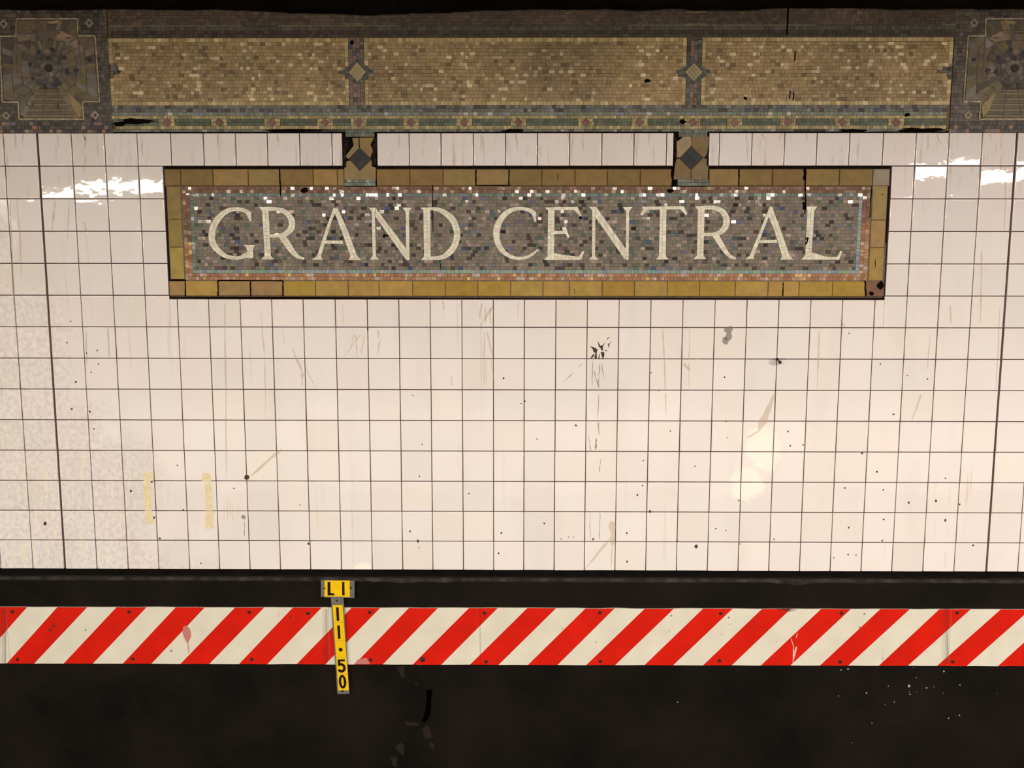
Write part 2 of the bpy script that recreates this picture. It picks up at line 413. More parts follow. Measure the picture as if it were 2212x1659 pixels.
# flecks
for x, y, r in [(1088, 817, 2.4), (892, 854, 1.3), (912, 960, 1.8), (906, 1029, 1.6), (886, 1148, 2.2), (903, 1169, 3.5), (905, 1183, 1.6), (1013, 1066, 2),
                (1083, 1151, 2.4), (1077, 1195, 2.2), (1176, 1131, 1.6), (648, 1091, 1.5), (666, 1174, 3), (1244, 919, 2.6), (1448, 931, 1.7),
                (1377, 1069, 2.7), (1388, 1049, 2), (1404, 1105, 3.3), (1354, 1152, 2.4), (1281, 1165, 2.6), (1212, 1164, 1.5), (1228, 1160, 1.4), (1239, 1160, 1.4),
                (1504, 1180, 5), (1463, 1169, 2.6), (1546, 1142, 1.9), (1568, 1146, 1.7), (1596, 1081, 2), (1707, 963, 1.8), (1735, 961, 2), (1702, 932, 2), (1834, 720, 1.7),
                (1902, 786, 1.8), (1930, 895, 2.4), (1862, 979, 2.6), (1894, 1019, 2.6), (1825, 1054, 2), (1908, 1058, 1.9), (1963, 1086, 3), (2022, 1082, 3),
                (2073, 1089, 2), (2042, 1124, 3.2), (1833, 1140, 2.4), (1909, 1122, 2.3), (1906, 1168, 2.3), (1832, 1198, 2.2), (1801, 1205, 1.8), (1849, 1199, 1.6), (1672, 1165, 1.9),
                (2102, 1178, 2.7), (2003, 819, 2), (1960, 811, 1.6), (2042, 1033, 1.8), (794, 711, 3), (153, 694, 1.5), (210, 757, 2), (187, 763, 1.8), (213, 786, 1.9),
                (197, 804, 1.8), (164, 825, 2.4), (155, 884, 2.5), (194, 889, 2.4), (145, 740, 2), (98, 1131, 5), (283, 1061, 3), (328, 1041, 2.6), (333, 1118, 3), (396, 1101, 2),
                (383, 1005, 1.6), (505, 1055, 1.7), (434, 1217, 2), (345, 1163, 2.4), (203, 926, 2), (1423, 845, 1.6), (1406, 805, 1.6), (1565, 815, 2), (1569, 910, 1.5),
                (1571, 945, 1.5), (1390, 995, 1.8), (1501, 1007, 1.8), (1598, 1175, 1.5), (1355, 1213, 2.2), (1175, 1130, 1.6), (1134, 867, 2), (1126, 872, 1.6), (1160, 948, 1.5)]:
    x_, z_ = W(x, y); k = 0.0019
    wall.prism(blob(x_, z_, r * k, r * k * 1.2, 7), -0.0007, -0.0002, mat=4)
for x, y, rx, rz in [(533, 1031, 7, 6.5), (526, 1117, 4.5, 5)]:
    x_, z_ = W(x, y); wall.prism(blob(x_, z_, rx * .00235, rz * .00235, 10, .3), -0.0008, -0.0002, mat=4 if rz > 6 else 5)
run(528, 1120, 528, 1159, 1.8, 2.6, 5, .2)
for x in (462, 484, 491, 497, 503, 514): run(x, 1075 + R() * 20, x, 1110 + R() * 20, 1.2, 1.6, 2, .6)
run(180, 288, 184, 305, 1, 2.4, 4, 1)
for x in range(8, 2212, 19):
    if 350 < x < 1930 and R() < .4: continue
    if 730 < x < 820 or 1445 < x < 1540: continue
    if R() < .3: run(x + R() * 9, 289, x + R() * 12, 300 + R() * 45, 3 + R() * 6, 1.5, 2, 1)
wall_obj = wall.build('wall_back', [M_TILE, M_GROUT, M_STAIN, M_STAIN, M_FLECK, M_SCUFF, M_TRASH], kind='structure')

mort = MB(); mort.box(-5, 5, 0.024, 0.40, -1.5, 3.1)
mort.build('wall_backing', M_DARK, kind='structure')

# ------------------------------------------------------------------ structure: ledge, lower wall, track floor, platform, ceiling
def black_material():
    mt = mat('black_paint', 0.62, (0.0135, 0.0125, 0.0112), spec=0.10, bump=0.35, bscale=9)
    nt = mt.node_tree; N = nt.nodes; L = nt.links; P = N['Principled BSDF']
    tc = N.new('ShaderNodeTexCoord')
    n1 = N.new('ShaderNodeTexNoise'); n1.inputs['Scale'].default_value = 2.1; n1.inputs['Detail'].default_value = 6; n1.inputs['Roughness'].default_value = .6
    L.new(tc.outputs['Object'], n1.inputs['Vector'])
    n2 = N.new('ShaderNodeTexNoise'); n2.inputs['Scale'].default_value = 140; n2.inputs['Detail'].default_value = 3
    L.new(tc.outputs['Object'], n2.inputs['Vector'])
    r1 = N.new('ShaderNodeValToRGB'); e = r1.color_ramp.elements
    e[0].position = .34; e[0].color = (0.0032, 0.0030, 0.0026, 1); e[1].position = .70; e[1].color = (0.0105, 0.0085, 0.0068, 1)
    L.new(n1.outputs['Fac'], r1.inputs[0])
    mx = N.new('ShaderNodeMix'); mx.data_type = 'RGBA'; mx.blend_type = 'MULTIPLY'; mx.inputs[0].default_value = .6
    r2 = N.new('ShaderNodeValToRGB'); r2.color_ramp.elements[0].color = (.55, .55, .55, 1); r2.color_ramp.elements[1].color = (1.5, 1.45, 1.4, 1)
    L.new(n2.outputs['Fac'], r2.inputs[0]); L.new(r1.outputs[0], mx.inputs[6]); L.new(r2.outputs[0], mx.inputs[7])
    L.new(mx.outputs[2], P.inputs['Base Color'])
    return mt
M_BLACK = black_material()
M_WORN = mat('worn_grey_edge', 0.9, attr=True, spec=0.1, bump=0.3, bscale=60, var=0.45, vscale=24)
M_WHITE = mat('white_paint_speck', 0.7, (0.36, 0.35, 0.31))
M_HOLE = mat('hole_black', 1.0, (0.0006, 0.0006, 0.0006), spec=0.0)
M_SCAR = see_through('pale_scar', (0.03, 0.023, 0.018), 0.5, 0.9)
BY = -0.085                                # face of the lower wall
led = MB()
n = 260
def led_y(i): return -5 + 10 * i / n
prof = [(0.03, 0.012), (0.0, 0.006), (-0.012, 0.0), (BY + 0.022, -0.006), (BY + 0.008, -0.011), (BY, -0.026), (BY, -1.5), (0.03, -1.5)]
rows = []
for i in range(n + 1):
    x = led_y(i); rr = []
    for k, (y, z) in enumerate(prof):
        a = 0.0035 if 2 <= k <= 5 else (0.0015 if k < 2 else 0)
        rr.append((x, y + a * nz(x, k * .3, 6, 3), z + a * nz(x, k * .3, 7, 9) * (1 if k > 1 else .4)))
    rows.append(rr)
for i in range(n):
    for k in range(len(prof) - 1):
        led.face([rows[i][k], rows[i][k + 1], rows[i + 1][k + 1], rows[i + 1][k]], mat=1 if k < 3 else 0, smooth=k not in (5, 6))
M_LEDGE_TOP = mat('ledge_top_black', .9, (0.0036, 0.0032, 0.003), spec=.04, bump=.4, bscale=30, var=.5, vscale=12)  # ledge top given a darker black than the face below
led.build('trim_1', [M_BLACK, M_LEDGE_TOP], kind='structure')
# worn nosing of the ledge: an irregular bare-cement strip along the front corner
nose = MB()
seg = 420
prev = None
for i in range(seg + 1):
    x = -3.2 + 6.2 * i / seg
    t0 = 0.000 + 0.004 * nz(x, 0, 5, 1) + .006 * nz(x, 0, 21, 4)
    b0 = 0.001 + 0.005 * max(-.3, nz(x, 0, 3.2, 7)) + .003 * nz(x, 0, 26, 2)
    if 0.0 < W(1000, 1258, BY)[0] - x < .45: b0 += .014 * max(0, nz(x, 0, 9, 3)) + .004
    if abs(x - W(1720, 1258, BY)[0]) < .14: b0 += .012 * (1 - abs(x - W(1720, 1258, BY)[0]) / .14)
    cur = [(x, BY + .009 + t0, -.0085), (x, BY + .006, -.0105), (x, BY - .0015, -.021), (x, BY - .0015, -.021 - max(.001, b0))]
    if prev:
        c = tuple(v * (1 + .7 * nz(x, 0, 14, 3)) for v in A((52, 45, 38), (250, 230, 208)))
        for k in range(3): nose.face([prev[k], prev[k + 1], cur[k + 1], cur[k]], c, 0, True)
    prev = cur
nose.build('trim_2', M_WORN, kind='structure')
low = MB()
low.box(-5, 5, BY - 0.0015, BY + 0.02, -1.45, -0.05, mat=0)
for x, y, r in [(1160, 124, 2.2), (1118, 130, 1.6), (1732, 138, 2.2), (1523, 225, 3.4), (1530, 275, 1.6), (1526, 262, 1), (1628, 237, 1.8), (1672, 230, 1), (1828, 218, 1.6), (1400, 226, 1.3),
                (1270, 268, 1.9), (1103, 285, 1.6), (1760, 417, 1.7), (1825, 400, 1.6), (1303, 448, 1.3), (1182, 563, 1.1), (143, 322, 1.4), (1437, 320, 1.3), (1380, 337, 1),
                (1568, 175, .9), (1550, 115, 1), (1728, 268, .9), (2050, 270, .8), (1570, 262, .9)]:
    x_, z_ = W(1412 + x * .36166, 1400 + y * .36166, BY); k = .0023
    low.prism(blob(x_, z_, r * k * .8, r * k * .9, 7), BY - 0.0024, BY, mat=1)
for x, y in [(1600, 1268), (1661, 1267), (1704, 1269), (1838, 1253 + 31), (1354, 1275), (878, 1302), (152, 1610), (2068, 1272), (1914, 1284)]:
    x_, z_ = W(x, y, BY); low.prism(blob(x_, z_, .0032, .003, 6), BY - 0.0024, BY, mat=3)
def lowpoly(pts, mi, d): low.prism([W(760 + x * .1441, 1420 + y * .1441, BY) for x, y in pts], BY - d, BY, mat=mi)
lowpoly([(1120, 480), (1170, 490), (1185, 450), (1195, 500), (1212, 545), (1195, 580), (1185, 660), (1190, 740), (1175, 850), (1150, 905), (1100, 975), (1055, 965), (1080, 880), (1105, 790), (1120, 640)], 2, .0025)
for pts in ([(1060, 1080), (1130, 1000), (1185, 1110), (1200, 1210), (1090, 1200)], [(680, 150), (790, 130), (790, 300), (750, 320)], [(650, 1330), (740, 1270), (790, 1330), (780, 1480), (690, 1400)],
            [(580, 1480), (690, 1500), (670, 1640), (620, 1620)], [(1160, 1260), (1240, 1290), (1230, 1370), (1170, 1340)], [(800, 960), (1010, 980), (990, 1030), (810, 1010)], [(930, 370), (1000, 380), (970, 410)]):
    lowpoly(pts, 3, .0023)
low.build('wall_lower', [M_BLACK, M_WHITE, M_HOLE, M_SCAR], kind='structure')
M_BED = mat('track_bed_concrete', 0.9, (0.05, 0.045, 0.04), bump=.4, bscale=20, var=.4, vscale=6)
M_PLAT = mat('platform_concrete', 0.6, (0.28, 0.26, 0.235), bump=.1, bscale=30, var=.2, vscale=5)
M_CEIL = mat('sooty_ceiling', 0.95, (0.0045, 0.0042, 0.004), spec=0.05, bump=.6, bscale=8, var=.6, vscale=5)
fl = MB(); fl.box(-9, 9, -2.75, 0.4, -1.75, -1.5); fl.build('floor', M_BED, kind='structure')
pf = MB(); pf.box(-9, 9, -11, -2.75, -1.75, -0.26); pf.build('floor', M_PLAT, kind='structure')
ce = MB()
ce.box(-9, 9, -11, -0.16, 2.86, 3.1)
prevc = None
for i in range(241):
    x = -4 + 8 * i / 240
    zz = 2.728 + .010 * nz(x, 0, 1.3, 2) + .006 * nz(x, 0, 6, 5) + .003 * nz(x, 0, 24, 8)
    zz -= .022 * math.exp(-((x - W(800, 20)[0]) / .55) ** 2)
    cur = [(x, -.001, zz + .03), (x, -.004, zz), (x, -.05, zz + .012), (x, -.12, zz + .05), (x, -.2, 2.87)]
    if prevc:
        for k in range(4): ce.face([prevc[k], cur[k], cur[k + 1], prevc[k + 1]], smooth=True)
    prevc = cur
ce.build('ceiling', M_CEIL, kind='structure')

# ------------------------------------------------------------------ mosaic laying
def rows_of(mb, x0, x1, z0, z1, nrows, tw, colfn, y, gap=0.0011, tilt=0.02, skip=None, mat=0, joff=0.25, wave=0.0, gloss=0.0):
    h = (z1 - z0) / nrows
    for r in range(nrows):
        x = x0 - R() * tw * .5
        while x < x1 - tw * .15:
            wd = tw * (1 + (R() - .5) * joff * 2)
            a, b = max(x, x0), min(x + wd, x1)
            if x1 - b < tw * .45: b = x1
            x = b
            if b - a < tw * .2: continue
            za, zb = z0 + h * r, z0 + h * (r + 1)
            cx, cz = (a + b) / 2, (za + zb) / 2
            if skip and skip(cx, cz): continue
            c = colfn(cx, cz, r)
            if c is None: continue
            wv = wave * nz(cx, cz, 4, 2); sk = (R() - .5) * gap
            mb.tess([(a + gap / 2, za + gap / 2 + wv), (b - gap / 2, za + gap / 2 + wv + sk), (b - gap / 2 - sk, zb - gap / 2 + wv), (a + gap / 2, zb - gap / 2 + wv)], y, c, tilt=tilt, mat=mat if not gloss or R() > gloss else 2)
def cols_of(mb, x0, x1, z0, z1, ncols, th, colfn, y, **k):
    t = MB()
    rows_of(t, z0, z1, x0, x1, ncols, th, lambda a, b, r: colfn(b, a, r), y, **k)
    # swap the axes of the row layer
    b = len(mb.v); mb.v += [(z, yy, x) for x, yy, z in t.v]
    mb.f += [tuple(b + i for i in f[::-1]) for f in t.f]; mb.c += t.c; mb.m += t.m; mb.sm += t.sm
def slab(mb, x0, x1, z0, z1, y, col, mat=1): mb.box(x0, x1, y, 0.0235, z0, z1, col, mat)

# ------------------------------------------------------------------ the name sign
SY = 0.006                                  # face of the sign: set back behind the tile face
WS = (226, 205, 182)
sx0, sz1 = W(356, 364.5); sx1 = W(1921.5, 364.5)[0]; sz0 = W(1106, 640)[1]
sign = thing('station_name_sign', 'long mosaic station name sign reading GRAND CENTRAL in an ochre tile border', 'sign', ((sx0 + sx1) / 2, 0.02, sz0))
bk = MB()
bk.box(sx0 - .002, sx1 + .002, SY + 0.0045, 0.0238, sz0, W(1106, 402.5)[1], A((124, 107, 86)), 0)
for a, b in ((353, 742.5), (813, 1453.5), (1532.5, 1924)):
    bk.box(W(a, 382)[0], W(b, 382)[0], SY + 0.0045, 0.0238, W(1106, 402.5)[1], sz1, A((96, 76, 50)), 0)
bk.box(sx0 - .004, sx1 + .003, SY + 0.0035, 0.0238, W(1106, 645)[1], sz0 + .001, A((84, 68, 52)), 0)
bk.box(sx1 + .0005, sx1 + .009, SY + 0.0040, 0.0238, sz0, sz1 - .35, A((104, 92, 78)), 0)
bk.build('backing', M_GROUT, sign)
# border of ochre tiles
bd = MB()
OCH_T = [((131, 98, 48), 3), ((124, 92, 46), 2), ((140, 108, 58), 1.5)]
OCH_B = [((160, 121, 44), 3), ((164, 124, 54), 3), ((152, 113, 38), 2)]
def btile(x0, x1, z0, z1, col, g=0.0016):
    if x1 - x0 < .004: return
    x0 += g / 2; x1 -= g / 2; z0 += g / 2; z1 -= g / 2
    b0 = len(bd.v); ta, tb = random.gauss(0, .006), random.gauss(0, .006); cx, cz = (x0 + x1) / 2, (z0 + z1) / 2
    for ins, dep in ((0, .0035), (.0012, .0006), (.004, 0)):
        for x, z in ((x0 + ins, z0 + ins), (x1 - ins, z0 + ins), (x1 - ins, z1 - ins), (x0 + ins, z1 - ins)):
            bd.v.append((x, SY + dep + ta * (x - cx) + tb * (z - cz), z))
    for k in range(2):
        for i in range(4):
            j = (i + 1) % 4
            bd.f.append((b0 + 4 * k + i, b0 + 4 * k + j, b0 + 4 * k + 4 + j, b0 + 4 * k + 4 + i))
            bd.c.append(tuple(c * (.6 if k == 0 else .9) for c in col)); bd.m.append(0); bd.sm.append(False)
    bd.f.append(tuple(b0 + 8 + i for i in range(4))); bd.c.append(col); bd.m.append(0); bd.sm.append(False)
tz0 = W(1106, 401)[1]
top_j = [353.6, 389, 459, 535, 603.6, 675.8, 728, 742.6, 'L', 812.6, 884.9, 956.9, 1027.9, 1099.3, 1170.5, 1242.5, 1312.5, 1383.5, 1453.7, 'R', 1532.5, 1597.2, 1669.5, 1741.7, 1814.6, 1887, 1923.8]
pz = W(1106, 402.5)[1]
for a, b in zip(top_j[:-1], top_j[1:]):
    if 'L' in (a, b) or 'R' in (a, b): continue
    c = A(pick(OCH_T))
    if a == 1887: c = A((142, 118, 92))
    if a == 675.8: c = A((150, 112, 58))
    if a == 812.6: bd_all, bd = bd, MB()
    btile(W(a, 382)[0], W(b, 382)[0], tz0, sz1, jit(c, .06), 0.0034 if a in (1027.9, 1597.2, 603.6) else .0016)
    if b == 1453.7: bd.build('border', M_OCH, sign); bd = bd_all
bz1 = W(1106, 606.5)[1]
bot_j = [363.3, 399.7, 469.8, 540.1, 610.7, 680.8, 751.6, 818.5, 890.9, 961.4, 1031.9, 1103, 1172.9, 1230, 1301, 1371, 1442, 1512, 1589, 1660, 1693, 1727, 1799.6, 1871, 1912]
for a, b in zip(bot_j[:-1], bot_j[1:]):
    c = A(pick(OCH_B))
    if a == 1871: c = A((118, 76, 52))
    if a in (363.3, 469.8, 540.1): c = A((148, 112, 62))
    btile(W(a, 622)[0], W(b, 622)[0], sz0, bz1, jit(c, .06), 0.0034 if a in (363.3, 469.8, 540.1) else .0016)
lx1 = W(393.5, 500)[0]; rx0 = W(1881.5, 500)[0]
for side, xa, xb, js in (('l', sx0, lx1, [401.5, 473.8, 534, 604]), ('r', rx0, sx1, [400, 474.8, 534.4, 606])):
    for k, (a, b) in enumerate(zip(js[:-1], js[1:])):
        c = A([(134, 104, 54), (142, 110, 50), (152, 122, 56)][k]) if side == 'l' else A([(150, 120, 66), (156, 116, 66), (148, 118, 54)][k])
        btile(xa, xb, W(1106, b)[1], W(1106, a)[1], jit(c, .05))
bd.build('border', M_OCH, sign)
# bands of the mosaic inside the border
P0 = W(391, 403); P1 = W(1886, 403); Zt = [W(1106, y)[1] for y in (403, 410, 417, 424.5)]; Zb = [W(1106, y)[1] for y in (583, 590.5, 598, 605.5)]
Xl = [W(x, 500)[0] for x in (396, 404, 412, 420)]; Xr = [W(x, 500)[0] for x in (1853, 1861, 1870, 1879)]
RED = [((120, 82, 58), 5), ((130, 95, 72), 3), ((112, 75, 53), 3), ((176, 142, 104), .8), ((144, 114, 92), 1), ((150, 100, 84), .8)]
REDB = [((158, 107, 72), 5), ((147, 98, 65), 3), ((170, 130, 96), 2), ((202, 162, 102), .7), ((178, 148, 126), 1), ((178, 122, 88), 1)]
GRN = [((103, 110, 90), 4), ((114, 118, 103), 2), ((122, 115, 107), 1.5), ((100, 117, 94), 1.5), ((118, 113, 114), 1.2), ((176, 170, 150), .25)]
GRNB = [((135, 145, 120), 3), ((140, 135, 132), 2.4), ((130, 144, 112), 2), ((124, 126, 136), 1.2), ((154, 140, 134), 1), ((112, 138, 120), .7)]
tw = 0.0185
rb = MB()
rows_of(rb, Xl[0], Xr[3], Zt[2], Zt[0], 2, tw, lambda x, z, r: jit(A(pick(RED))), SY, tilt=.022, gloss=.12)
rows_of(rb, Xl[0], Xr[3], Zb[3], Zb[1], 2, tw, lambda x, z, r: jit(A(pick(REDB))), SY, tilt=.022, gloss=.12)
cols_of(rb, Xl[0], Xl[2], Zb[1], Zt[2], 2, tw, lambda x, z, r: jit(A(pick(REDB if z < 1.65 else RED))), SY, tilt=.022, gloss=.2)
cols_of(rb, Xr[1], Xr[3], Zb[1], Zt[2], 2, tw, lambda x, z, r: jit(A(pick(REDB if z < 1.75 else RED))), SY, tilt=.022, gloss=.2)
rb.build('red_band', [M_MATT, M_GROUT, M_GLOSS], sign)
gb = MB()
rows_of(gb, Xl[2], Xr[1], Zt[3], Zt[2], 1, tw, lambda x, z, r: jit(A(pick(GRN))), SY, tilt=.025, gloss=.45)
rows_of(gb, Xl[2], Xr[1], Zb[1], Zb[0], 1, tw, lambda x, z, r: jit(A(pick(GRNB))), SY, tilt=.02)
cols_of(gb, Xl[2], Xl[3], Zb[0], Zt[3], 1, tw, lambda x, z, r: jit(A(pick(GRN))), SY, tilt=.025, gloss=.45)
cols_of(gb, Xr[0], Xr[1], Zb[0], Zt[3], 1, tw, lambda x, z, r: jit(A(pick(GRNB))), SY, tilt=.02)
gb.build('green_band', [M_MATT, M_GROUT, M_GLOSS], sign)

# letters: strips of cream tesserae; each strip runs between two edge lines (crop pixels)
def cr(o): return lambda p: W(o + p[0] * 400 / 2212, 350 + p[1] * 400 / 2212, SY)
c1, c2, c3, c4, c5 = cr(340), cr(720), cr(1040), cr(1300), cr(1560)
LETTERS = [
 ('G', c1, [([(1122,598),(1040,555),(930,540),(820,560),(720,630),(645,730),(612,850),(625,980),(690,1070),(790,1140),(900,1168),(1000,1162),(1062,1140)],
             [(1062,618),(1000,592),(930,588),(855,607),(783,665),(716,768),(692,860),(700,955),(752,1038),(830,1100),(920,1124),(1000,1118),(1066,1068)]),
            ([(1122,598),(1125,712)], [(1055,612),(1103,708)]), ([(1028,990),(1066,1030),(1072,1060),(1058,1145)], [(1172,990),(1145,1030),(1143,1060),(1148,1150)])]),
 ('R', c1, [([(1250,585),(1282,1125)], [(1330,585),(1358,1125)]), ([(1212,535),(1250,588)], [(1330,535),(1330,588)]), ([(1278,1122),(1240,1166)], [(1360,1122),(1397,1166)]),
            ([(1328,537),(1430,540),(1520,560),(1600,620),(1646,710),(1640,800),(1590,860),(1520,893),(1440,901),(1340,900)],
             [(1328,585),(1415,585),(1485,605),(1545,655),(1572,730),(1558,785),(1520,828),(1470,853),(1420,861),(1340,862)]),
            ([(1452,902),(1525,1010),(1605,1105),(1680,1155),(1755,1168)], [(1540,888),(1600,980),(1655,1070),(1705,1122),(1757,1142)])]),
 ('A', c2, [([(3,545),(-75,760),(-195,1125)], [(50,560),(-20,720),(-145,1125)]), ([(-195,1122),(-258,1168)], [(-145,1122),(-128,1168)]),
            ([(8,585),(95,815),(205,1125)], [(48,545),(165,800),(287,1125)]), ([(205,1122),(180,1172)], [(287,1122),(340,1172)]), ([(-100,938),(110,938)], [(-115,976),(122,978)])]),
 ('N', c2, [([(457,560),(470,1130)], [(497,560),(512,1130)]), ([(422,545),(457,590)], [(505,545),(497,590)]), ([(470,1125),(437,1168)], [(512,1125),(552,1168)]),
            ([(500,650),(870,1172)], [(505,545),(880,1045)]), ([(864,590),(872,1172)], [(906,590),(912,1172)]), ([(823,545),(864,592)], [(940,545),(908,592)])]),
 ('D', c2, [([(1075,575),(1083,1130)], [(1160,575),(1164,1130)]), ([(1037,545),(1075,578)], [(1162,540),(1160,578)]), ([(1083,1128),(1045,1172)], [(1165,1128),(1212,1172)]),
            ([(1158,540),(1260,546),(1370,590),(1460,670),(1510,790),(1516,900),(1480,1020),(1410,1110),(1310,1163),(1160,1172)],
             [(1158,578),(1230,585),(1310,630),(1390,710),(1430,800),(1440,890),(1410,990),(1350,1065),(1280,1115),(1160,1130)])]),
 ('C', c3, [([(655,600),(590,555),(480,535),(370,542),(270,590),(190,680),(145,790),(140,880),(170,1000),(240,1090),(340,1152),(440,1172),(540,1160),(620,1113),(692,1045)],
             [(606,628),(565,598),(480,577),(400,587),(320,632),(252,720),(220,830),(220,920),(255,1010),(310,1080),(390,1123),(470,1131),(550,1115),(610,1082),(674,1035)]),
            ([(655,600),(653,716)], [(600,622),(633,712)])]),
 ('E', c3, [([(795,578),(788,1135)], [(873,578),(868,1135)]), ([(757,543),(795,582)], [(875,540),(873,582)]), ([(872,538),(1150,535)], [(872,577),(1110,576)]),
            ([(1108,576),(1182,655)], [(1150,535),(1194,645)]), ([(868,824),(1000,819)], [(868,862),(1012,858)]), ([(955,786),(1030,908)], [(1006,770),(1055,900)]),
            ([(788,1130),(752,1170)], [(868,1130),(872,1170)]), ([(868,1085),(960,1105),(1160,1132)], [(868,1170),(960,1170),(1190,1170)]), ([(1160,1135),(1205,1064)], [(1192,1170),(1230,1066)])]),
 ('N', c3, [([(1322,570),(1318,1130)], [(1363,570),(1358,1130)]), ([(1283,535),(1322,578)], [(1372,535),(1365,578)]), ([(1318,1126),(1280,1168)], [(1358,1126),(1398,1168)]),
            ([(1362,662),(1715,1170)], [(1372,537),(1735,1050)]), ([(1726,585),(1722,1170)], [(1766,585),(1758,1170)]), ([(1685,540),(1726,590)], [(1806,535),(1766,590)])]),
 ('T', c4, [([(693,566),(680,1128)], [(773,566),(763,1128)]), ([(680,1122),(642,1166)], [(763,1122),(804,1164)]), ([(503,534),(978,527)], [(540,572),(945,567)]),
            ([(503,534),(457,632)], [(546,570),(485,642)]), ([(978,527),(1022,622)], [(936,567),(1004,636)])]),
 ('R', c4, [([(1146,570),(1134,1122)], [(1228,570),(1214,1122)]), ([(1112,532),(1146,575)], [(1230,522),(1228,575)]), ([(1134,1116),(1090,1161)], [(1214,1116),(1253,1161)]),
            ([(1225,522),(1330,520),(1430,546),(1500,610),(1530,700),(1510,790),(1450,855),(1380,883),(1300,888),(1218,886)],
             [(1225,570),(1305,568),(1388,592),(1438,650),(1450,715),(1430,778),(1380,828),(1320,844),(1280,846),(1218,846)]),
            ([(1322,888),(1400,1010),(1470,1100),(1540,1155),(1598,1168)], [(1402,876),(1455,970),(1505,1060),(1548,1110),(1602,1142)])]),
 ('A', c5, [([(567,530),(450,820),(322,1130)], [(600,545),(500,800),(374,1130)]), ([(322,1122),(272,1164)], [(374,1122),(382,1160)]),
            ([(550,640),(630,850),(715,1130)], [(594,522),(690,790),(812,1130)]), ([(715,1122),(690,1168)], [(812,1122),(852,1166)]), ([(430,934),(648,928)], [(416,970),(660,965)])]),
 ('L', c5, [([(1016,578),(990,1120)], [(1100,578),(1065,1120)]), ([(1005,533),(1016,582)], [(1138,530),(1100,582)]), ([(992,1105),(943,1168)], [(1068,1095),(1066,1168)]),
            ([(1064,1078),(1160,1105),(1240,1130),(1385,1132)], [(1064,1168),(1160,1168),(1240,1168),(1392,1168)]), ([(1374,1136),(1410,1055)], [(1394,1166),(1438,1066)])]),
]
def smooth_edge(pts):
    if len(pts) < 3: return pts
    out = []
    for i in range(len(pts) - 1):
        p0 = pts[max(0, i - 1)]; p1 = pts[i]; p2 = pts[i + 1]; p3 = pts[min(len(pts) - 1, i + 2)]
        for k in range(6):
            t = k / 6
            out.append(tuple(.5 * (2 * b + (c - a) * t + (2 * a - 5 * b + 4 * c - d) * t * t + (3 * b - a - 3 * c + d) * t ** 3) for a, b, c, d in zip(p0, p1, p2, p3)))
    return out + [pts[-1]]
def at_len(pts, t):
    L = [math.dist(a, b) for a, b in zip(pts[:-1], pts[1:])]; s = t * sum(L)
    for a, b, l in zip(pts[:-1], pts[1:], L):
        if s <= l or (a, b) == (pts[-2], pts[-1]):
            k = min(1, s / l) if l else 0
            return (a[0] + (b[0] - a[0]) * k, a[1] + (b[1] - a[1]) * k)
        s -= l
    return pts[-1]
CREAM = [((214, 196, 160), 5), ((206, 188, 154), 3), ((222, 204, 168), 2), ((208, 182, 152), 1.2), ((192, 178, 146), .8)]
letter_cells = []
def strip(mb, A_, B_, cv):
    A_ = smooth_edge([cv(p) for p in A_]); B_ = smooth_edge([cv(p) for p in B_])
    la = sum(math.dist(a, b) for a, b in zip(A_[:-1], A_[1:])); lb = sum(math.dist(a, b) for a, b in zip(B_[:-1], B_[1:]))
    wid = sum(math.dist(at_len(A_, t), at_len(B_, t)) for t in (.1, .3, .5, .7, .9)) / 5
    nl = max(1, round((la + lb) / 2 / .0168)); nw = 2 if wid > .0245 else 1
    cuts = [[(i + (R() - .5) * .25 * (0 < i < nl)) / nl for i in range(nl + 1)] for _ in range(nw)]
    split = .5 + (R() - .5) * .1
    base = [at_len(A_, i / 24) for i in range(25)] + [at_len(B_, i / 24) for i in range(24, -1, -1)]
    for i in range(24):                     # grout bed under the tesserae
        q = [at_len(A_, i / 24), at_len(A_, (i + 1) / 24), at_len(B_, (i + 1) / 24), at_len(B_, i / 24)]
        letter_cells.append(q)
        mb.prism(q, SY - .0006, SY + .004, A((150, 128, 100)), 1)
    for wi in range(nw):
        e0 = 0 if wi == 0 else split; e1 = 1 if wi == nw - 1 else split
        for i in range(nl):
            q = []
            for t, e in ((cuts[wi][i], e0), (cuts[wi][i + 1], e0), (cuts[wi][i + 1], e1), (cuts[wi][i], e1)):
                a, b = at_len(A_, t), at_len(B_, t)
                q.append((a[0] + (b[0] - a[0]) * e, a[1] + (b[1] - a[1]) * e))
            area = sum(q[k][0] * q[(k + 1) % 4][1] - q[(k + 1) % 4][0] * q[k][1] for k in range(4))
            if area < 0: q = q[::-1]
            mb.tess(shrink(q, .0005), SY - .0016, jit(A(pick(CREAM)), .05, .015), .002, .012)
for ch, cv, strips in LETTERS:
    lb_ = MB()
    for a, b in strips: strip(lb_, a, b, cv)
    lo = lb_.build('letter', [M_LET, M_GROUT], sign)
    lo['label'] = 'cream mosaic letter ' + ch
